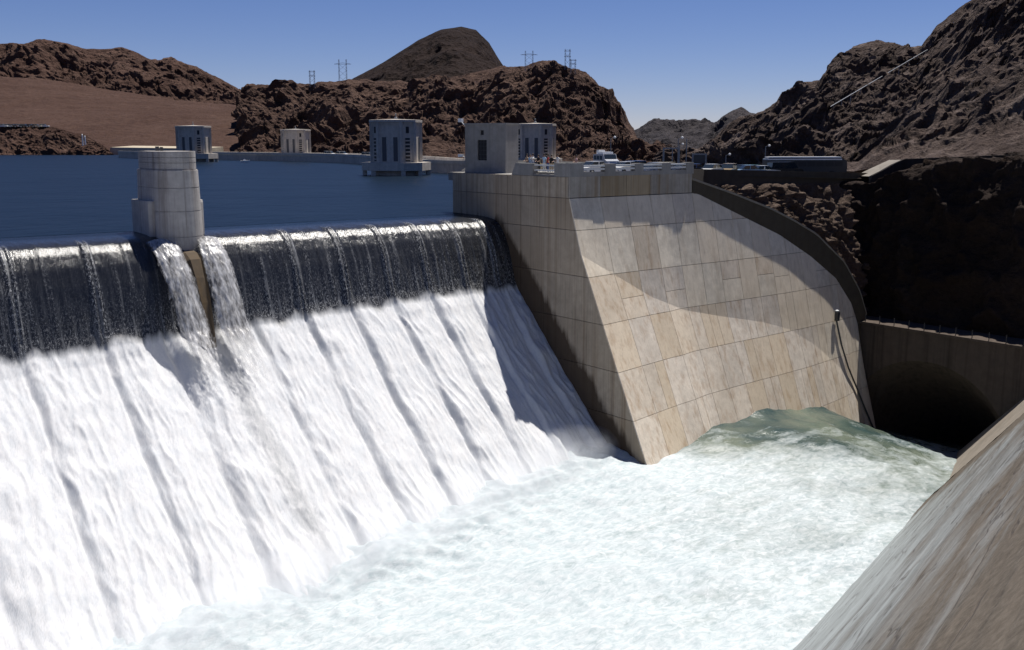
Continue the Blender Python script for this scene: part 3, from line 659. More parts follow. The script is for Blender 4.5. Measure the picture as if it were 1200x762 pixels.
PC = G(18, 42.95, -24.1); PD = G(18, 49.35, -16.1)
NA = (-16.3, 52.4, -23.)
def near_bank():
    A = np.array(NA); B = np.array([18, 42.95, -24.1]); C = np.array([18, 49.35, -16.1])
    N = np.cross(B - A, C - A); N /= np.linalg.norm(N); N = N if N[2] > 0 else -N
    zp = lambda u, w: A[2] - ((u - A[0]) * N[0] + (w - A[1]) * N[1]) / N[2]
    along = (B - A); along[2] = 0; along /= np.linalg.norm(along)          # follows the water line
    T = thing('channel_side_wall', 'steep sloping concrete bank with grey splash streaks in the lower right corner', 'channel wall', G(0, 0, 0), TH)
    # main slope in its own local frame: x along the flow, y up the slope
    sx = along; sy = np.cross(N, sx); sy = sy if sy[2] > 0 else -sy
    gx = np.linspace(-75, 62, 260); gy = np.linspace(-8, 46, 150); P = np.zeros((150, 260, 3)); ctr = A
    X, Y = np.meshgrid(gx, gy)
    pts = ctr + X[..., None] * sx + Y[..., None] * sy
    # end the plane at the crease u = 18 and at the bank top
    k = pts[..., 0] > 18; d = (pts[..., 0] - 18) / sx[0]; pts[k] -= (d[..., None] * sx)[k]
    top = pts[..., 2] > 5.6; ov = (pts[..., 2] - 5.6) / sy[2]; pts[top] -= (ov[..., None] * sy)[top]
    nz = .05 * fbm(np.stack([X * .06, Y * .9, 0 * X], -1), 5) + .035 * fbm(np.stack([X * .9, Y * .9, 0 * X + 2], -1), 3)
    pts = pts + nz[..., None] * N
    wet = 1.02 - .030 * np.maximum(Y, 0) - .011 * np.maximum(X, 0)
    wet = np.where(X > 25, wet - .05 * (X - 25), wet)
    loc = np.stack([pts[..., 0], -pts[..., 1], pts[..., 2]], -1)
    R = Matrix(((sx[0], sy[0], N[0]), (-sx[1], -sy[1], -N[1]), (sx[2], sy[2], N[2])))
    if R.determinant() < 0: R = Matrix(((sx[0], sy[0], -N[0]), (-sx[1], -sy[1], N[1]), (sx[2], sy[2], -N[2])))
    c0 = np.array([A[0], -A[1], A[2]]); Rn = np.array(R)
    loc = (loc - c0) @ Rn
    o = link_mesh('slope_face', grid_mesh('slope_face', loc, True, dict(wet=wet)), M['bank'], T)
    o.location = c0; o.rotation_euler = R.to_euler()
    # end facet that turns up towards the tunnel
    E = lambda u, w, z: (u, -w, z)
    top0 = np.array([18, 49.35, -16.1]); dirc = (C - B) / np.linalg.norm(C - B)
    nb, nt = 14, 14; PP = np.zeros((nt, nb, 3)); lo0 = B - dirc * 6; hi0 = B + dirc * 29
    e0 = np.array([47.6, 28.2, -28.3]); ed = np.array([0, 35.5 - 28.2, 8.3]); ed /= np.linalg.norm(ed); lo1 = e0 - ed * 6; hi1 = e0 + ed * 36
    for i in range(nt):
        for j in range(nb):
            t = i / (nt - 1); s = j / (nb - 1); p = (lo0 + (hi0 - lo0) * t) * (1 - s) + (lo1 + (hi1 - lo1) * t) * s; PP[i, j] = E(*p)
    link_mesh('end_face', grid_mesh('end_face', PP, True), M['endface'], T)
    # bank top: a level strip behind the slope
    us = np.linspace(-95, 18, 40); P2 = np.zeros((5, 40, 3))
    for j, u in enumerate(us):
        wt = A[1] + ((5.6 - A[2]) * -N[2] - (u - A[0]) * N[0]) / N[1]
        for i, dw in enumerate((-.05, 2, 6, 20, 60)): P2[i, j] = G(u, wt + dw, 5.6 + (0 if i < 2 else .1 * i))
    structure(link_mesh('bank_ground', grid_mesh('bank_ground', P2), M['ground']))
M['endface'] = concrete('smooth_end_concrete', (.25, .22, .185), streak=.4)
near_bank()

# ------------------------------------------------------------------ hills, built as rough slopes between a foot line and a ridge line
BVH = {}
def hill(name, top, bot, nx, ny, amp, L, mat, seed, back=.35, ridge_keep=.3, sharp=1.0, vert=.6, prof=1.0, px=None, rgh=.5):
    x0, x1 = px or (top[0][0], top[-1][0]); xs = np.linspace(x0, x1, nx)
    ty = np.interp(xs, [t[0] for t in top], [t[1] for t in top]); tY = np.interp(xs, [t[0] for t in top], [t[2] for t in top])
    by = np.interp(xs, [t[0] for t in bot], [t[1] for t in bot]); bY = np.interp(xs, [t[0] for t in bot], [t[2] for t in bot])
    Tp = np.array([at_y(x, y, Y) for x, y, Y in zip(xs, ty, tY)]); Bp = np.array([at_y(x, y, Y) for x, y, Y in zip(xs, by, bY)])
    ks = np.linspace(0, 1, ny); P = np.zeros((ny + 8, nx, 3))
    for i, k in enumerate(ks):
        kz = k ** prof; P[i] = Bp + (Tp - Bp) * k; P[i, :, 2] = Bp[:, 2] + (Tp[:, 2] - Bp[:, 2]) * kz
    for i in range(8):
        b = (i + 1) / 8.; P[ny + i] = Tp; dist = back * (tY)[:, None] * b
        P[ny + i, :, :2] += dist * (Tp[:, :2] / np.linalg.norm(Tp[:, :2], axis=1)[:, None]); P[ny + i, :, 2] -= (Tp[:, 2] - Bp[:, 2] + 20) * (b ** 1.5)
    kk = np.concatenate([ks, np.ones(8)])[:, None]
    win = np.clip(kk * 10 + .1, 0, 1) * (1 - (1 - ridge_keep) * np.clip(kk, 0, 1) ** 8)
    Q = P / L + seed * 13.7
    wv = np.stack([fbm(Q * .8 + 5, 3), fbm(Q * .8 + 25, 3), fbm(Q * .8 + 45, 3)], -1) * .35
    r = ridged((Q + wv) * np.array([1, 1, .75]), 6, rgh) - .85; f = fbm(Q * 2.2 + 3, 5, .55)
    crag = fbm(Q * 6 + 8, 4, .6)
    spk = ridged(Q * 4.3 + 70, 4, .5) - .7; g = ridged((Q + wv) * np.array([1.5, .55, .4]) + 90, 3, .45) - .8; big = ridged((Q + wv) * .62 + 33, 5, .40) - .75
    d = amp * win * (.56 * sharp * big - .16 * (r) - .22 * sharp * g + .30 * f + .13 * spk + .11 * crag)
    P[..., 2] += d * vert; P[..., 1] -= d * (1 - vert) * 1.4; P[..., 0] += amp * .35 * win * fbm(Q * 1.7 + 60, 4)
    me = grid_mesh(name, P, amp < 5); o = link_mesh(name, me, mat); structure(o)
    BVH[name] = BVHTree.FromObject(o, bpy.context.evaluated_depsgraph_get()) if False else BVHTree.FromPolygons([tuple(v) for v in P.reshape(-1, 3)], [tuple(p.vertices) for p in me.polygons])
    return o
def hit(px, py, names):
    r = Vector(ray(px, py)).normalized(); best = None
    for n_ in names:
        h = BVH[n_].ray_cast(Vector((0, 0, H)), r, 9000)
        if h[0] is not None and (best is None or h[3] < best[1]): best = (h[0], h[3])
    return best[0] if best else None

hill('far_hills', [(700, 158, 2600), (735, 156, 2600), (744, 152, 2600), (763, 144, 2600), (775, 143, 2600), (808, 140, 2600), (838, 143, 2600), (845, 136, 2500), (869, 126, 2500), (884, 134, 2500), (900, 140, 2500), (960, 150, 2500)],
     [(700, 188, 1500), (960, 188, 1500)], 220, 60, 45, 160, M['rock_far'], 1)
hill('mountain_peak', [(330, 112, 1600), (350, 106, 1600), (370, 100, 1600), (400, 96, 1600), (413, 93, 1600), (450, 72, 1600), (490, 47, 1600), (517, 35, 1600), (540, 31, 1600), (557, 35, 1600), (573, 50, 1600), (583, 67, 1600), (592, 80, 1600), (620, 96, 1600), (660, 110, 1600)],
     [(330, 128, 1000), (660, 128, 1000)], 320, 130, 28, 170, M['rock_peak'], 2, ridge_keep=.12)
hill('mesa', [(-160, 60, 1300), (-60, 52, 1300), (0, 53, 1300), (33, 50, 1300), (43, 48, 1300), (67, 51, 1300), (100, 56, 1300), (143, 57, 1300), (160, 63, 1300), (183, 72, 1300), (200, 70, 1300), (217, 77, 1300), (233, 80, 1300), (253, 92, 1300), (287, 108, 1300), (300, 113, 1250), (340, 122, 1200)],
     [(-160, 130, 1080), (0, 128, 1060), (160, 130, 1020), (340, 135, 980)], 460, 110, 34, 100, M['rock_mesa'], 3, ridge_keep=.2)
hill('upper_slope', [(-160, 84, 1120), (0, 90, 1100), (60, 93, 1080), (130, 105, 1050), (200, 117, 1000), (300, 126, 960), (440, 128, 940)], [(-160, 137, 845), (440, 137, 845)], 240, 50, 3, 60, M['slope'], 9, ridge_keep=.8)
hill('embankment', [(-160, 128, 856), (0, 128, 856), (330, 129, 856), (440, 131, 856)], [(-160, 182, 650), (440, 184, 600)], 240, 60, 2.2, 40, M['slope'], 4, ridge_keep=.05)
hill('rocky_ridge', [(283, 132, 820), (288, 110, 830), (293, 103, 830), (320, 99, 830), (350, 97, 830), (370, 99, 830), (380, 98, 830), (413, 93, 840), (440, 98, 850), (480, 98, 850), (520, 94, 850), (560, 86, 840), (590, 79, 830), (617, 80, 820), (637, 72, 800), (650, 71, 790), (670, 82, 760), (683, 88, 740), (697, 98, 720), (712, 108, 700), (717, 120, 690), (733, 137, 670), (740, 150, 650), (748, 163, 620), (766, 184, 560), (790, 194, 520)],
     [(283, 186, 560), (380, 188, 500), (500, 190, 440), (650, 192, 400), (790, 198, 330)], 560, 190, 24, 62, M['rock_mid'], 5, ridge_keep=.28, sharp=1.15)
hill('right_mountain', [(768, 190, 330), (790, 186, 330), (805, 182, 330), (825, 171, 330), (838, 160, 330), (860, 146, 340), (884, 135, 350), (896, 131, 350), (911, 121, 350), (914, 112, 350), (940, 97, 350), (959, 97, 350), (971, 77, 360), (984, 63, 370), (1000, 53, 380), (1042, 50, 380), (1059, 54, 380), (1080, 56, 380), (1096, 33, 380), (1138, 2, 380), (1200, -45, 360), (1340, -150, 340)],
     [(768, 200, 190), (1000, 203, 172), (1060, 194, 150), (1200, 186, 135), (1340, 180, 128)], 640, 260, 9.5, 26, M['rock_right'], 6, ridge_keep=.3, sharp=1.2)
hill('lakeside_cliff', [(-120, 144, 640), (0, 146, 640), (50, 147, 640), (70, 150, 635), (80, 154, 630), (100, 158, 625), (110, 164, 620), (124, 173, 610), (134, 182, 600)], [(-120, 184, 590), (134, 184, 585)], 220, 60, 8, 22, M['rock_mesa'], 7, ridge_keep=.08)

# lit cut rock between the coping and the road, and the shaded cliff above the tunnel
def rock_face():
    us = np.linspace(17.6, 64, 220); K = np.linspace(0, 1, 110); P = np.zeros((110, 220, 3))
    for j, u in enumerate(us):
        zb = float(lerp_tab(u, ZCOP)) - 1.5 if u < 48.4 else -15.4; wb = W_wall(min(u, 47), 0) - 1.6 if u < 47 else 12.0
        zt = 3.1 - .02 * (u - 17); wt = min(5.2, 11.3 - (u - 17.5) * .68) if u < 27 else 5.2 - .02 * (u - 27)
        wt = max(wt, 4.5)
        if u < 27: wt = 11.3 - (u - 17.6) / 9.4 * 6.1
        for i, k in enumerate(K):
            zz = zb + (zt - zb) * k; P[i, j] = (u, wb + (wt - wb) * (k ** 1.3), zz)
    win = np.minimum(np.minimum(K * 8, 1), (1 - K) * 8 + .15)[:, None] * np.clip((us - 17.6) / 5, .05, 1)[None, :]
    Q = P / np.array([3.2, 3.2, 5.5]); d = win * (1.3 * (ridged(Q, 6, .56) - .85) + .5 * fbm(Q * 2.3, 5))
    Pn = P.copy(); Pn[..., 1] += d; Pn[..., 0] += .5 * win * fbm(Q * 1.4 + 9, 4); Pn[..., 2] += .35 * d
    Pn[..., 1] *= -1
    structure(link_mesh('rock_face', grid_mesh('rock_face', Pn), M['rock_face'], None, O, TH))
    # cliff: rises from the ledge, turns back into the hillside on top
    TOP = [(1, 2.2), (9, 2.5), (12, 3.6), (15, 4.9), (24, 5.9), (31, 6.4), (45, 7.4), (66, 8.)]
    ws = np.linspace(1.0, 66, 230); rows = 90; P = np.zeros((rows + 30, 230, 3)); Kc = np.linspace(0, 1, rows)
    for j, w in enumerate(ws):
        zt = float(lerp_tab(w, TOP))
        for i, k in enumerate(Kc): P[i, j] = (51.8 + 4.6 * k ** 1.3, w, -15.4 + (zt + 15.4) * k)
        for i in range(30):
            b = (i + 1) / 30.; P[rows + i, j] = (56.4 + 30 * b, w, zt + 1.4 * b + .3 * math.sin(b * 9 + w * .4))
    kk = np.concatenate([np.minimum(Kc * 10, 1), np.ones(30)])[:, None]
    Q = P / np.array([5, 5, 7.]) + 31; d = kk * (1.3 * (ridged(Q, 6, .55) - .85) + .5 * fbm(Q * 2.2, 5))
    P[..., 0] -= d; P[..., 2] += .45 * d
    P[..., 1] *= -1
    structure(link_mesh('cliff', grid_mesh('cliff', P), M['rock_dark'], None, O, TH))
rock_face()

# ------------------------------------------------------------------ terrace, road, retaining walls
def tz(u): return 4.38 - .032 * max(0., u - 12)
def terrace():
    us = np.linspace(.2, 85, 44); P = []
    left = G(.2, -7.9, 0)
    for w in (12, 4, -4, -20, -50, -78):
        row = []
        for u in us:
            wf = w
            if w == 12: wf = 11.5 if u <= 17.4 else (max(5.0, 11.4 - (u - 17.5) * .68) if u < 27 else 5.0)
            elif w == 4: wf = min(4, 4)
            p = G(u, wf, tz(u))
            if w < -7.9:      # behind the abutment the terrace is bounded by the quay wall, then runs back to the hills
                p = left + np.array([.2, (-7.9 - w), tz(u)]) + EU * (u - .2)
            row.append(p)
        P.append(row)
    structure(link_mesh('road', grid_mesh('road', np.array(P)), M['asphalt']))
    T = thing('quay_wall', 'concrete quay wall holding the terrace above the lake behind the gatehouse', 'wall', G(.1, -7.9, 0) + np.array([1.5, 0, 0]))
    MB().box(0, .5, 1.2, 70, -3, 4.3).build('wall_section', M['grey'], T)
terrace()
def road_wall():
    T = thing('road_parapet_wall', 'low dark concrete parapet wall above the rock face beside the road', 'wall', G(18, 11, 3), TH)
    pts = [(17.6, 11.6), (22, 8.6), (27.2, 5.1), (36, 4.9), (46, 4.7), (55, 4.5), (66, 4.4)]
    for a, b in zip(pts[:-1], pts[1:]):
        r = []
        for (u, w), dz in ((a, 0), (b, 0)):
            t0 = tz(u); r.append([(u - 18, -(w) + 11, -.9), (u - 18, -(w) + 11, t0 + .78 - 3), (u - 18, -(w - .4) + 11, t0 + .78 - 3), (u - 18, -(w - .4) + 11, -.9)])
        MB().rings(r).build('wall_section', M['cope'], T)
road_wall()
def upper_wall():
    T = thing('hillside_retaining_wall', 'long dark retaining wall with a pale top edge climbing right above the shaded cliff', 'wall')
    tops = [(1022, 206, 138), (1034, 200, 140), (1048, 192, 142), (1060, 186.5, 143), (1085, 185.5, 142), (1120, 184, 139), (1160, 182.5, 135), (1205, 181, 131), (1290, 178, 123)]
    bots = [4.3, 4.1, 4.0, 3.4, 3.2, 3.4, 3.6, 3.8, 4.0]
    pts = [at_y(*t) for t in tops]
    for k in range(len(pts) - 1):
        r = []
        for p, b in ((pts[k], bots[k]), (pts[k + 1], bots[k + 1])):
            z0 = min(p[2] - .6, b) - 3; r.append([(p[0], p[1], z0), (p[0], p[1], p[2]), (p[0] + .15, p[1] + .6, p[2]), (p[0] + .15, p[1] + .6, z0)])
        MB().rings(r).build('wall_section', M['shade_dark'], T)
    a = [at_y(x, y, Y) for x, y, Y in ((1003, 206, 147), (1015, 200, 150), (1030, 193, 155), (1042, 187.5, 159))]
    b = [p + np.array([-.1, .9, -.12]) for p in pts[:4]]
    m = MB(); m.add(list(b) + a + [p + np.array([0, 0, -2.]) for p in b] + [p + np.array([0, 0, -2.]) for p in a], [(i, i + 1, 5 + i, 4 + i) for i in range(3)] + [(8 + i, 9 + i, 1 + i, i) for i in range(3)] + [(4 + i, 5 + i, 13 + i, 12 + i) for i in range(3)])
    structure(m.build('ramp', M['copetop']))
upper_wall()

# ------------------------------------------------------------------ dam and intake towers
def dam():
    path = [(560, 250), (530, 256), (495, 268), (462, 310), (430, 350), (400, 380), (365, 398), (330, 412), (300, 425), (255, 440), (210, 452), (165, 470), (140, 500)]
    pts = []
    for px, Y in path:
        p = at_y(px, 200, Y); pts.append((p[0], p[1]))
    T = thing('dam_crest', 'long low grey dam crest wall curving across the far side of the lake', 'dam', (pts[5][0], pts[5][1], 0))
    ox, oy = pts[5]
    for k in range(len(pts) - 1):
        (xa, ya), (xb, yb) = pts[k], pts[k + 1]
        d = np.array([xb - xa, yb - ya]); d /= np.linalg.norm(d); nrm = np.array([-d[1], d[0]]) * -1
        if nrm[1] < 0: nrm = -nrm
        q = lambda x, y, t, z: (x + nrm[0] * t - ox, y + nrm[1] * t - oy, z)
        MB().frust([q(xa, ya, 0, -6), q(xb, yb, 0, -6), q(xb, yb, 13, -6), q(xa, ya, 13, -6)], [q(xa, ya, 0, 2.3), q(xb, yb, 0, 2.3), q(xb, yb, 13, 2.3), q(xa, ya, 13, 2.3)]).build('wall_section', M['tower'], T)
        for t0, t1, nm in ((-.25, .35, 'parapet'), (12.4, 13, 'parapet')):
            MB().frust([q(xa, ya, t0, 2.32), q(xb, yb, t0, 2.32), q(xb, yb, t1, 2.32), q(xa, ya, t1, 2.32)], [q(xa, ya, t0, 3.25), q(xb, yb, t0, 3.25), q(xb, yb, t1, 3.25), q(xa, ya, t1, 3.25)]).build(nm, M['parapet'], T)
    return pts
M['towershade'] = paint('recess_shade_grey', (.09, .09, .095), .8)  # flat dark strips on the towers; recess shade is put into their colour
M['parapet'] = concrete('pale_parapet', (.5, .47, .42), streak=.2)
dam_pts = dam()
def tower_proto():
    T = thing('intake_tower', 'tower', 'intake tower', group='intake towers standing in the lake')
    n = 8; rot = math.radians(-22)
    VA = [rot + k * math.pi / 2 + sg * math.radians(28) for k in range(4) for sg in (-1, 1)]
    oc = lambda r, z, off=0: [(r * math.cos(a), r * math.sin(a), z) for a in VA]
    R = 6.1
    MB().rings([oc(R - .35, 3.0), oc(R - .35, 12.3)]).build('shaft', M['tower'], T)
    for i in range(n):
        a = VA[i]; c, s = math.cos(a), math.sin(a); x, y = R * c, R * s
        # corner pilaster
        q = lambda z: [(x + .1 * c - s * .55 - c * .75, y + .1 * s + c * .55 - s * .75, z), (x + .1 * c - s * .35, y + .1 * s + c * .35, z), (x + .1 * c + s * .35, y + .1 * s - c * .35, z), (x + .1 * c + s * .55 - c * .75, y + .1 * s - c * .55 - s * .75, z)]
        MB().rings([q(2.95), q(12.2)]).build('pilaster', M['tower'], T)
        a2 = VA[(i + 1) % n] + (2 * math.pi if i == n - 1 else 0); am = (a + a2) / 2; cm, sm = math.cos(am), math.sin(am); ap = (R - .35) * math.cos((a2 - a) / 2)
        P = lambda dx, t, z: (cm * (ap + dx) - sm * t, sm * (ap + dx) + cm * t, z)
        def slab(dx0, dx1, t0, t1, z0, z1): return MB().frust([P(dx0, t0, z0), P(dx1, t0, z0), P(dx1, t1, z0), P(dx0, t1, z0)], [P(dx0, t0, z1), P(dx1, t0, z1), P(dx1, t1, z1), P(dx0, t1, z1)])
        big = i % 2 == 0
        for tc in ((-1.35, 1.35) if big else (0,)):
            if big: slab(.01, .05, tc - .5, tc + .5, 3.3, 8.8).build('recess_shade', M['towershade'], T)
            else:
                w = slab(.01, .05, tc - .6, tc + .6, 3.3, 8.6).build('window', M['black'], T)
                for k in range(6): slab(.02, .2, tc - .6, tc + .6, 3.6 + k * .85, 3.9 + k * .85).build('louvre', M['tower'], w)
                slab(.01, .06, tc - .4, tc + .4, 9.7, 11.2).build('window', M['black'], T)
        tt = 2.4 if big else 1.1
        slab(.0, .2, -tt, tt, 11.65, 12.2).build('frieze', M['tower'], T)
    MB().rings([oc(R + .25, 12.2), oc(R + .25, 12.75), oc(R - .2, 12.8), oc(1.4, 12.95), oc(.8, 13.0)]).build('roof', M['tower'], T)
    m = MB(); m.lathe([(.4, 12.98), (.36, 13.4), (.12, 13.5), (.1, 13.95), (.2, 14.0), (.18, 14.25), (.04, 14.3)], 10); m.build('lantern', M['steel'], T)
    MB().rings([oc(8.3, 1.15), oc(8.3, 3.0)]).build('platform', M['tower'], T)
    for i in range(n):
        a = VA[i]; c, s = math.cos(a), math.sin(a); x, y = 7.6 * c, 7.6 * s
        MB().box(x - .5, x + .5, y - .5, y + .5, -8, 1.15).build('column', M['tower'], T)
    MB().rings([oc(5.9, -10), oc(5.9, 1.15)]).build('base', M['tower'], T)
    return T
tw = tower_proto()
TW = [(465, 245, 1.0, 'large intake tower in the lake directly left of the square gatehouse'),
      (348, 428, .98, 'small distant intake tower in the lake against the dark rock notch'),
      (229, 400, 1.06, 'intake tower far behind the round-nosed pier, leftmost of the towers'),
      (627, 300, 1.0, 'intake tower with a lantern showing behind the square gatehouse')]
for i, (px, Y, s, lb) in enumerate(TW):
    o = tw if i == 0 else copy_tree(tw)
    p = at_y(px, 200, Y); o.location = (p[0], p[1], 0); o.scale = (s, s, s); o['label'] = lb
    o.rotation_euler = (0, 0, [.2, .15, .2, .16][i])

# shore details
m = MB(); a = at_y(126, 176, 606); b = at_y(235, 176, 560)
m.frust([(a[0], a[1], -3), (b[0], b[1], -3), (b[0] + 4, b[1] + 30, -3), (a[0] + 4, a[1] + 30, -3)], [(a[0] + 1, a[1] + 2, 4.2), (b[0], b[1] + 2, 3.8), (b[0] + 4, b[1] + 30, 4.6), (a[0] + 4, a[1] + 30, 5)])
structure(m.build('shore', M['beach']))
for k, (px, dy) in enumerate(((97.5, 0), (100.5, 1))):
    p = at_y(px, 174, 600); T = thing('mooring_post', ['taller white post at the lakeside rocks on the far left, left of a pair', 'white post at the lakeside rocks on the far left, right of a pair'][k], 'post', (p[0], p[1], 0), 0, 'white posts on the lake shore')
    MB().lathe([(.5, -2), (.42, 11.5 - dy), (.1, 11.8 - dy)], 8).build('shaft', M['white'], T); MB().lathe([(.62, .5), (.62, 1.2)], 8).build('collar', M['steel'], T)
p = at_z(287, 190.5, .05); T = thing('motor_boat', 'tiny white motor boat on the lake between the two far intake towers', 'boat', (p[0], p[1], 0), .3)
MB().rings([[(-1.6, -.6, .0), (-1.6, .6, .0), (-1.6, .75, .7), (-1.6, -.75, .7)], [(.4, -.65, -.05), (.4, .65, -.05), (.4, .8, .75), (.4, -.8, .75)], [(1.9, -.05, .3), (1.9, .05, .3), (1.9, .08, .95), (1.9, -.08, .95)]]).build('hull', M['white'], T)
MB().frust([(-.5, -.5, .72), (.5, -.5, .76), (.5, .5, .76), (-.5, .5, .72)], [(-.4, -.42, 1.25), (.1, -.4, 1.25), (.1, .4, 1.25), (-.4, .42, 1.25)]).build('cabin', M['white'], T)

# ------------------------------------------------------------------ vehicles
def car_proto(kind):
    T = thing('car', 'car', 'car')
    Lh, wd = 2.25, .88
    if kind == 'sedan':
        low = [(-2.25, .42), (-2.2, .78), (-1.5, .92), (1.0, .9), (2.1, .78), (2.25, .5), (2.2, .3), (-2.2, .3)]; cab = [(-1.55, .9), (-.95, 1.38), (.35, 1.4), (1.05, .9)]
    elif kind == 'wagon':
        low = [(-2.3, .42), (-2.28, .9), (1.0, .95), (2.15, .82), (2.3, .5), (2.25, .3), (-2.25, .3)]; cab = [(-2.25, .9), (-2.05, 1.5), (.3, 1.52), (1.05, .93)]
    else:
        low = [(-2.4, .42), (-2.4, 1.15), (1.7, 1.15), (2.35, .95), (2.4, .5), (2.35, .3), (-2.35, .3)]; cab = [(-2.38, 1.14), (-2.3, 1.95), (1.0, 1.95), (1.75, 1.14)]
    if kind == 'van': wd = .95
    MB().rings([[(x, -wd * .9, z) for x, z in low], [(x, -wd, z * .99) for x, z in low], [(x, wd, z * .99) for x, z in low], [(x, wd * .9, z) for x, z in low]]).build('body', M['c_white'], T)
    cl = [(x, z) for x, z in cab]
    def q(y, k): return [(x * (1 - .02 * k), y, z) for x, z in cl]
    m = MB(); m.rings([q(-wd * .8, 0), q(wd * .8, 0)]); m.build('windows', M['glass'], T)
    r0, r1 = cab[1], cab[2]
    MB().box(r0[0] - .02, r1[0] + .02, -wd * .79, wd * .79, r0[1] - .03, r0[1] + .06).build('roof', M['c_white'], T)
    for s in (-1, 1):
        for x in ((cab[0][0] + cab[1][0]) / 2, (r0[0] + r1[0]) / 2, (cab[2][0] + cab[3][0]) / 2 - .05):
            pass
        MB().box((r0[0] + r1[0]) / 2 - .05, (r0[0] + r1[0]) / 2 + .05, s * wd * .8 - .015, s * wd * .8 + .02, cab[0][1], r0[1]).build('pillar', M['c_white'], T)
    for x in (-1.4, 1.4):
        for s in (-1, 1):
            t = MB(); t.rings([[(x + r * math.cos(a), s * (wd - .2) + s * yy, .32 + r * math.sin(a)) for a in np.linspace(0, 2 * math.pi, 12, endpoint=False)] for r, yy in ((.3, 0), (.32, .03), (.32, .18), (.28, .21))])
            w = t.build('wheel', M['tyre'], T)
            h = MB(); h.rings([[(x + r * math.cos(a), s * (wd - .2) + s * yy, .32 + r * math.sin(a)) for a in np.linspace(0, 2 * math.pi, 8, endpoint=False)] for r, yy in ((.19, .19), (.17, .225))])
            h.build('hubcap', M['chrome'], w)
    fx = low[-3][0] if kind != 'van' else 2.38
    for s in (-1, 1): MB().box(2.2, 2.29, s * .62 - .14, s * .62 + .14, .55, .74).build('headlight', M['lamp'], T)
    MB().box(2.24, 2.36, -wd * .95, wd * .95, .36, .5).build('bumper', M['chrome'], T); MB().box(-2.44, -2.24, -wd * .95, wd * .95, .36, .5).build('bumper', M['chrome'], T)
    return T
PROTO = {k: car_proto(k) for k in ('sedan', 'wagon', 'van')}; used = set()
def place_car(kind, x, y, z, rz, paint_, label, group, cat='car', s=1.0):
    if kind not in used: o = PROTO[kind]; used.add(kind)
    else: o = copy_tree(PROTO[kind])
    o.location = (x, y, z); o.rotation_euler = (0, 0, rz); o['label'] = label; o['category'] = cat; o['group'] = group; o.scale = (s, s, s)
    for ch in o.children:
        if ch.name.split('.')[0] in ('body', 'roof', 'pillar'):
            ch.material_slots[0].link = 'OBJECT'; ch.material_slots[0].material = M[paint_]
    return o
def uw_of(x, y):
    d = np.array([x, y, 0]) - O; return d @ EU, d @ EN
ROADCARS = [  # kind, px, Y, heading, paint, label
    ('sedan', 697, 112, TH, 'c_white', 'white sedan behind the first pair of rails right of the corner block'),
    ('sedan', 733, 118, TH, 'c_white', 'white sedan with chrome bumpers behind the second pair of parapet rails'),
    ('wagon', 736, 131, TH + 3.14, 'c_blue', 'dark blue station wagon parked behind the white sedan at the second rails'),
    ('sedan', 767, 122, TH, 'c_silver', 'silver sedan behind the third pair of parapet rails'),
    ('wagon', 783, 140, .3, 'c_cream', 'cream station wagon parked under the sign frame behind the parapet'),
    ('sedan', 800, 131, TH, 'c_black', 'black sedan behind the fourth pair of parapet rails'),
    ('sedan', 812, 146, .2, 'c_blue', 'blue sedan just behind the last parapet post'),
    ('sedan', 828, 136, -2.2, 'c_white', 'white sedan nearest to the last parapet post on the road above the rock'),
    ('sedan', 842, 152, -1.8, 'c_brown', 'brown sedan far back on the road below the slope'),
    ('wagon', 848, 142, -2.0, 'c_tan', 'tan station wagon in the queue above the rock face'),
    ('sedan', 862, 144, -2.3, 'c_black', 'black sedan in the queue left of the light blue one'),
    ('sedan', 873, 143, .25, 'c_lblue', 'light blue sedan in the queue above the rock face'),
    ('sedan', 889, 144, .3, 'c_white', 'white sedan directly left of the dark van with a white roof'),
    ('sedan', 834, 146, .2, 'c_silver', 'silver sedan side-on behind the white one near the last parapet post'),
    ('sedan', 855, 152, .2, 'c_red', 'dark red sedan at the back of the queue above the rock face'),
    ('wagon', 881, 152, .25, 'c_green', 'dark green station wagon behind the light blue sedan'),
    ('sedan', 899, 153, .25, 'c_tan', 'tan sedan at the foot of the slope by the left end of the bus'),
    ('van', 913, 145, .25, 'c_black', 'dark van with glossy windows in front of the long bus'),
    ('wagon', 629, 138, 1.2, 'c_cream', 'cream station wagon roof behind the people at the railing'),
    ('wagon', 640, 150, .4, 'c_cream', 'cream estate car further back behind the people at the railing'),
]
for k, px, Y, rz, pt, lb in ROADCARS:
    x = (px - 600) / 1200. * Y * 1.01; u_, w_ = uw_of(x, Y)
    place_car(k, x, Y, tz(u_) + .004, rz, pt, lb, 'vehicles on the road above the spillway', 'van' if k == 'van' else 'car')
for k, (px, Y, pt, lb) in enumerate([(386, 392, 'c_white', 'tiny white car on the dam crest left of the large intake tower, leftmost of three'), (401, 384, 'c_white', 'tiny white car on the dam crest left of the large intake tower, middle of three'), (431, 355, 'c_silver', 'tiny silver car on the dam crest touching the left edge of the large intake tower')]):
    p = at_y(px, 183, Y); place_car('van', p[0], p[1], 2.35, -.5, pt, lb, 'cars on the dam crest', s=.9)
SH = [(3, 'c_white'), (9, 'c_silver'), (15, 'c_brown'), (22, 'c_white'), (29, 'c_black'), (36, 'c_brown'), (43, 'c_cream'), (52, 'c_white')]
nm_ = {'c_white': 'white', 'c_silver': 'silver', 'c_brown': 'brown', 'c_black': 'black', 'c_cream': 'cream'}
where = ['at the picture edge above the lakeside cliff', 'second from the left on the lakeside cliff', 'between a silver and a white car on the cliff', 'between a brown and a black car on the cliff', 'right of a white car on the lakeside cliff', 'between a black and a cream car on the cliff', 'second from the right on the lakeside cliff', 'rightmost on the lakeside cliff']
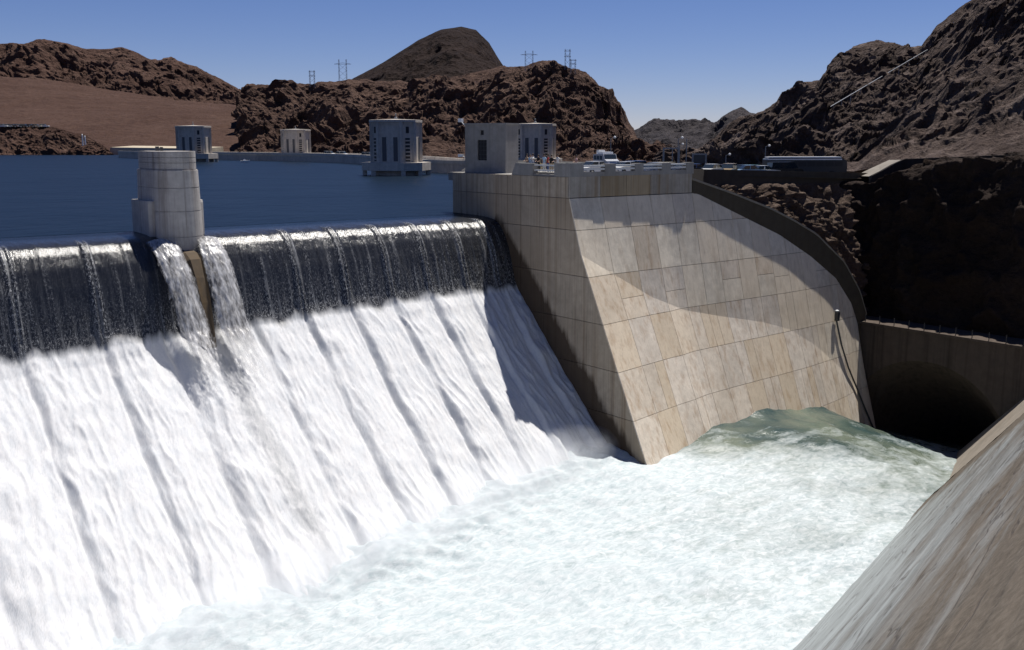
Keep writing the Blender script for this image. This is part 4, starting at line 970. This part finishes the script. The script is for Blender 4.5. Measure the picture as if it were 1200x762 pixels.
for k, (px, pt) in enumerate(SH):
    hp = hit(px, 149.5, ['lakeside_cliff']) or Vector(at_y(px, 148, 640))
    place_car('wagon', hp.x, hp.y, hp.z + .1, .15, pt, 'tiny ' + nm_[pt] + ' car ' + where[k], 'cars parked above the lakeside cliff', s=1.25)

def bus():
    p = at_y(942, 203, 152); u_, w_ = uw_of(p[0], p[1])
    T = thing('tour_bus', 'long dark tour bus with a white roof parked at the foot of the right slope', 'bus', (p[0], p[1], tz(u_) + .35), .07)
    L, wd = 5.9, 1.25
    prof = [(-L, .35), (-L, 2.4), (-L + .25, 2.75), (L - .7, 2.75), (L, 2.2), (L + .1, 1.0), (L, .35)]
    T.scale = (1, 1, .86)
    MB().rings([[(x, -wd, z) for x, z in prof], [(x, wd, z) for x, z in prof]]).build('body', M['c_bus'], T)
    MB().box(-L + .3, L - .8, -wd + .15, wd - .15, 2.752, 2.95).build('roof', M['white'], T)
    for k in range(8): MB().box(-L + .5 + k * 1.35, -L + 1.72 + k * 1.35, -wd - .02, wd + .02, 1.35, 2.15).build('window', M['black'], T)
    MB().box(-L + .05, L - .75, -wd - .025, wd + .025, 2.42, 2.62).build('stripe', M['white'], T)
    MB().frust([(L + .03, -1.1, 1.25), (L + .11, -1.1, 1.25), (L + .11, 1.1, 1.25), (L + .03, 1.1, 1.25)], [(L - .15, -1.1, 2.15), (L + .05, -1.1, 2.15), (L + .05, 1.1, 2.15), (L - .15, 1.1, 2.15)]).build('windscreen', M['glass'], T)
    for x in (-3.6, -2.5, 3.7):
        for s in (-1, 1):
            t = MB(); t.rings([[(x + r * math.cos(a), s * (1.0 + yy), .15 + r * math.sin(a)) for a in np.linspace(0, 2 * math.pi, 12, endpoint=False)] for r, yy in ((.48, 0), (.5, .04), (.5, .24), (.42, .27))]); t.build('wheel', M['tyre'], T)
    for s in (-1, 1): MB().box(L + .08, L + .16, s * .9 - .16, s * .9 + .16, .6, .82).build('headlight', M['lamp'], T)
M['c_bus'] = paint('bus_paint', (.008, .011, .017), .45, 0, .6)
bus()
def camper():
    x = (708 - 600) / 1200. * 134 * 1.01; T = thing('camper_van', 'light blue camper van with white boxes on its roof behind the parapet', 'camper van', (x, 134, 4.39), -1.25); T.scale = (.88, .88, .88)
    prof = [(-2.6, .45), (-2.6, 2.1), (-1.0, 2.2), (1.2, 2.2), (1.6, 1.5), (2.4, 1.2), (2.5, .45)]
    MB().rings([[(x_, -1.0, z) for x_, z in prof], [(x_, 1.0, z) for x_, z in prof]]).build('body', M['c_silver'], T)
    for k in range(3): MB().box(-2.3 + k * 1.1, -1.4 + k * 1.1, -1.02, 1.02, 1.35, 1.95).build('window', M['glass'], T)
    MB().frust([(1.25, -.9, 2.14), (1.66, -.9, 1.5), (1.66, .9, 1.5), (1.25, .9, 2.14)], [(1.28, -.9, 2.16), (1.7, -.9, 1.5), (1.7, .9, 1.5), (1.28, .9, 2.16)]).build('windscreen', M['glass'], T)
    MB().box(-1.2, .6, -.8, .8, 2.2, 2.5).build('roof_box', M['white'], T); MB().box(-2.5, -1.7, -.5, .5, 2.16, 2.75).build('roof_box', M['white'], T)
    for x_ in (-1.6, 1.6):
        for s in (-1, 1):
            t = MB(); t.rings([[(x_ + r * math.cos(a), s * (.8 + yy), .36 + r * math.sin(a)) for a in np.linspace(0, 2 * math.pi, 12, endpoint=False)] for r, yy in ((.34, 0), (.36, .03), (.36, .2), (.3, .23))]); t.build('wheel', M['tyre'], T)
    for s in (-1, 1): MB().box(2.45, 2.54, s * .7 - .15, s * .7 + .15, .75, .95).build('headlight', M['lamp'], T)
camper()

# ------------------------------------------------------------------ lamps, sign frame, pylons, cables, pipe
def lamp(px, Y, h, label, globe=True, zb=None):
    x = (px - 600) / 1200. * Y * 1.01; u_, w_ = uw_of(x, Y); T = thing('street_lamp', label, 'street lamp', (x, Y, tz(u_) if zb is None else zb), 0, 'lamp posts along the road')
    MB().lathe([(.16, 0), (.16, .5), (.08, .6), (.06, h)], 8).build('pole', M['steel'], T)
    if globe:
        MB().bar((0, 0, h - .1), (.5, 0, h + .15), .04).build('arm', M['steel'], T)
        MB().lathe([(.04, h - .08), (.16, h - .02), (.2, h + .12), (.13, h + .26), (.03, h + .3)], 10, (.55, 0)).build('globe', M['lamp'], T)
lamp(790, 150, 5.0, 'tallest lamp post beside the sign frame, its globe bright against the far hills')
lamp(791.5, 175, 4.6, 'shorter lamp post behind the tallest one beside the sign frame')
lamp(799.5, 150, 5.0, 'bare grey pole right of the tallest lamp post', False)
lamp(713, 150, 4.8, 'lamp post with a bright globe against the rocks above the camper van')
lamp(845, 158, 2.9, 'low lamp post against the dark rock right of the sign frame')
lamp(890, 160, 4.4, 'lamp post at the left end of the bus')
def gantry(px0, px1, py0, Y, label, panel=False):
    a = (px0 - 600) / 1200. * Y * 1.01; b = (px1 - 600) / 1200. * Y * 1.01; z0 = tz(uw_of(a, Y)[0]); zt = at_y(px0, py0, Y)[2]
    T = thing('sign_frame' if not panel else 'road_sign', label, 'sign frame' if not panel else 'road sign', (a, Y, z0)); h = zt - z0
    for x in (0, b - a): MB().box(x - .12, x + .12, -.12, .12, 0, h).build('post', M['steel'], T)
    MB().box(.12, b - a - .12, -.1, .1, h - .22, h - .01).build('crossbar', M['steel'], T)
    if panel: MB().box(.13, b - a - .13, -.06, .06, h - 1.5, h - .23).build('board', M['darksteel'], T)
    else: MB().box((b - a) * .55, (b - a) * .55 + .12, -.08, .08, 0, h - .22).build('post', M['steel'], T)
gantry(773.5, 791, 173, 148, 'grey goalpost-like sign frame standing behind the parapet')
gantry(807, 822, 180, 162, 'dark board on two posts right of the sign frame', True)

def pylon(px, py_base, h, label, kind, hills):
    hp = hit(px, py_base, hills)
    if hp is None: hp = Vector(at_y(px, py_base, 820))
    T = thing('power_pylon', label, 'pylon', (hp.x, hp.y, hp.z - 1.5), 0, 'pylons on the skyline'); d = hp.y; k = d / 1200.     # k metres per pixel
    h = h * k + 1.5; r = .22 * k
    m = MB(); w = 4.2 * k if kind == 'h' else 2.6 * k
    for s in (-1, 1):
        leg = MB()
        for a_ in (-.55 * k, .55 * k): leg.bar((s * w + a_, 0, 0), (s * w + a_ * .8, 0, h * .93), r)
        nseg = 7
        for i in range(nseg):
            z0, z1 = h * .93 * i / nseg, h * .93 * (i + 1) / nseg; sg = 1 if i % 2 else -1
            leg.bar((s * w - sg * .5 * k, 0, z0), (s * w + sg * .5 * k, 0, z1), r * .7)
        leg.build('leg', M['steel'], T)
    arm = MB(); e = w * (2.3 if kind == 'h' else 1.5)
    levels = (.74,) if kind == 'h' else (.62, .84)
    for lv in levels: arm.bar((-e, 0, h * lv), (e, 0, h * lv), r * 1.2); arm.bar((-e, 0, h * lv), (0, 0, h * (lv + .06)), r * .7); arm.bar((e, 0, h * lv), (0, 0, h * (lv + .06)), r * .7)
    arm.build('crossarm', M['steel'], T)
    br = MB()
    for i in range(3):
        z0, z1 = h * .74 * i / 3, h * .74 * (i + 1) / 3; br.bar((-w, 0, z0), (w, 0, z1), r * .6); br.bar((w, 0, z0), (-w, 0, z1), r * .6)
    br.build('brace', M['steel'], T)
    return Vector((hp.x, hp.y, hp.z + h * .74))
HN = ['rocky_ridge', 'mountain_peak', 'mesa', 'upper_slope']
pylon(366, 100, 18, 'small double-armed pylon on the skyline, leftmost of all', 'v', HN)
pylon(402, 95, 26, 'wide two-legged pylon on the skyline at the foot of the peak', 'h', HN)
pylon(620, 81, 22, 'two-legged pylon in the saddle right of the peak', 'h', HN)
pt = pylon(665, 81, 24, 'slender pylon on top of the rounded knoll right of the saddle', 'v', HN)
pylon(671.5, 84, 15, 'short thin pylon right beside the slender one on the knoll', 'v', HN)

def hill_pipe():
    pts = []
    for k in range(33):
        t = k / 32.; hp = hit(1089 - 118 * t, 60.5 + 71 * t, ['right_mountain'])
        if hp is not None: pts.append(hp)
    # keep it a smooth run: a quadratic fit through the ground hits, lifted clear
    A = np.array([list(p) for p in pts]); s = np.linspace(0, 1, len(A)); f = [np.polyval(np.polyfit(s, A[:, i], 2), s) for i in range(3)]
    B = np.stack(f, -1); lift = max(0, float(np.max(A[:, 2] - B[:, 2])) * .7) + .5
    T = thing('hillside_pipe', 'straight bright pipe running diagonally down the right mountain', 'pipe', B[0])
    m = MB(); m.path([b - B[0] + np.array([0, -.5, lift]) for b in B], .09, 6); m.build('pipe', M['steel2'], T)
    for i in range(1, len(B), 3):
        MB().bar(B[i] - B[0] + np.array([0, -.5, lift - .15]), B[i] - B[0] + np.array([0, 0, -2.5]), .12).build('support', M['steel'], T)
M['steel2'] = paint('bright_pipe', (.42, .44, .46), .4, .2)
hill_pipe()

# ------------------------------------------------------------------ people at the railing
def person_mesh(pose):
    v = [(0, 0, .95), (0, 0, 1.12), (0, 0, 1.32), (0, 0, 1.46), (0, 0, 1.53), (0, .01, 1.63), (0, .01, 1.74)]
    r = [(.15, .11), (.13, .1), (.17, .11), (.11, .08), (.055, .055), (.085, .1), (.07, .085)]; e = [(i, i + 1) for i in range(6)]
    def chain(root, pts, rad):
        last = root
        for p_, q_ in zip(pts, rad): v.append(p_); r.append((q_, q_)); e.append((last, len(v) - 1)); last = len(v) - 1
    for s in (-1, 1):
        chain(0, [(s * .1, 0, .88), (s * .11, .02 * pose, .5), (s * .12, -.03, .1), (s * .13, .1, .03)], [.1, .07, .045, .04])
        if pose == 1: chain(2, [(s * .2, 0, 1.4), (s * .27, .06, 1.14), (s * .18, .3, 1.06), (s * .14, .37, 1.05)], [.06, .045, .035, .03])
        elif pose == 2: chain(2, [(s * .2, 0, 1.4), (s * .3, .1, 1.2), (s * .12, .22, 1.5), (s * .08, .24, 1.57)], [.06, .045, .035, .03])
        else: chain(2, [(s * .2, 0, 1.4), (s * .26, -.02, 1.13), (s * .25, .06, .88), (s * .245, .08, .8)], [.06, .045, .035, .03])
    me = bpy.data.meshes.new('person_body'); me.from_pydata(v, e, []); o = bpy.data.objects.new('tmp_body', me); COL.objects.link(o)
    md = o.modifiers.new('s', 'SKIN'); sv = me.skin_vertices[0].data
    for i, rr_ in enumerate(r): sv[i].radius = rr_
    sv[0].use_root = True; md.use_smooth_shade = True
    ss = o.modifiers.new('ss', 'SUBSURF'); ss.levels = 1; ss.render_levels = 1
    dg = bpy.context.evaluated_depsgraph_get(); me2 = bpy.data.meshes.new_from_object(o.evaluated_get(dg)); bpy.data.objects.remove(o)
    me2.materials.clear()
    for k in range(3): me2.materials.append(M['skin'])
    for pl in me2.polygons:
        c = pl.center; arm = abs(c.x) > .2 and c.z < 1.28 or c.y > .2
        pl.material_index = 0 if (c.z > 1.49 or arm) else (2 if c.z < .95 else 1); pl.use_smooth = True
    return me2
M['skin'] = paint('skin', (.42, .26, .18), .6)
for k, c in dict(s_white=(.7, .7, .68), s_blue=(.08, .14, .3), s_black=(.02, .02, .02), s_red=(.4, .05, .04), s_lblue=(.35, .48, .62), s_tan=(.4, .3, .2), s_pink=(.55, .35, .33)).items(): M[k] = paint('cloth_' + k[2:], c, .9, 0, .2)
M['hair'] = paint('dark_hair', (.03, .02, .015), .7)
PM = [person_mesh(k) for k in (0, 1, 2)]
hm = MB().lathe([(.02, 1.82), (.08, 1.8), (.105, 1.73), (.1, 1.66), (.06, 1.63)], 10).mesh('hair', True); hm.materials.append(M['hair'])
PEOPLE = [(616, .8, 0, 1, 's_tan', 's_blue', 'person in a tan shirt beside the low wall, leftmost at the railing'),
          (620.5, .9, .3, 0, 's_lblue', 's_blue', 'person in a light blue shirt and dark trousers leaning at the railing'),
          (623.5, .9, -.2, 2, 's_white', 's_blue', 'person in a white shirt standing in the middle of the railing group'),
          (631, 1.1, .1, 1, 's_black', 's_black', 'person dressed all in black at the railing'),
          (637, .9, .2, 0, 's_lblue', 's_white', 'person in a pale blue shirt and white trousers right of the one in black'),
          (642, 1.4, 2.8, 0, 's_red', 's_blue', 'person in a red shirt near the right end of the railing'),
          (646.5, 1.0, .5, 1, 's_black', 's_tan', 'person in a black shirt and tan trousers at the right end of the railing'),
          (653.5, 1.6, .2, 0, 's_white', 's_tan', 'person in a white shirt alone behind the left part of the corner block'),
          (670.5, 1.4, -.4, 1, 's_pink', 's_blue', 'person in a pink shirt alone behind the corner block')]
for px, du, rz, pose, sh, tr, lb in PEOPLE:
    # stands just behind the parapet line
    best = min(np.arange(3.5, 13.5, .05), key=lambda w: abs(600 + 1200 * G(du, w, 0)[0] / (G(du, w, 0)[1] * cp - (5.5 - H) * sp) - px))
    if px > 660: P = G(2.2, 10.6, 4.855)
    else: P = G(max(du, 1.0), best, 4.855)
    o = bpy.data.objects.new('person', PM[pose]); COL.objects.link(o); o.location = [float(c) for c in P]; o.rotation_euler = (0, 0, TH + math.pi / 2 + rz)
    s = rng.uniform(.97, 1.06); o.scale = (s, s, s); tag(o, lb, 'person', 'people at the railing')
    for k, mt in ((1, sh), (2, tr)): o.material_slots[k].link = 'OBJECT'; o.material_slots[k].material = M[mt]
    h_ = bpy.data.objects.new('hair', hm); COL.objects.link(h_); h_.parent = o; h_.location = (0, .0, 0)
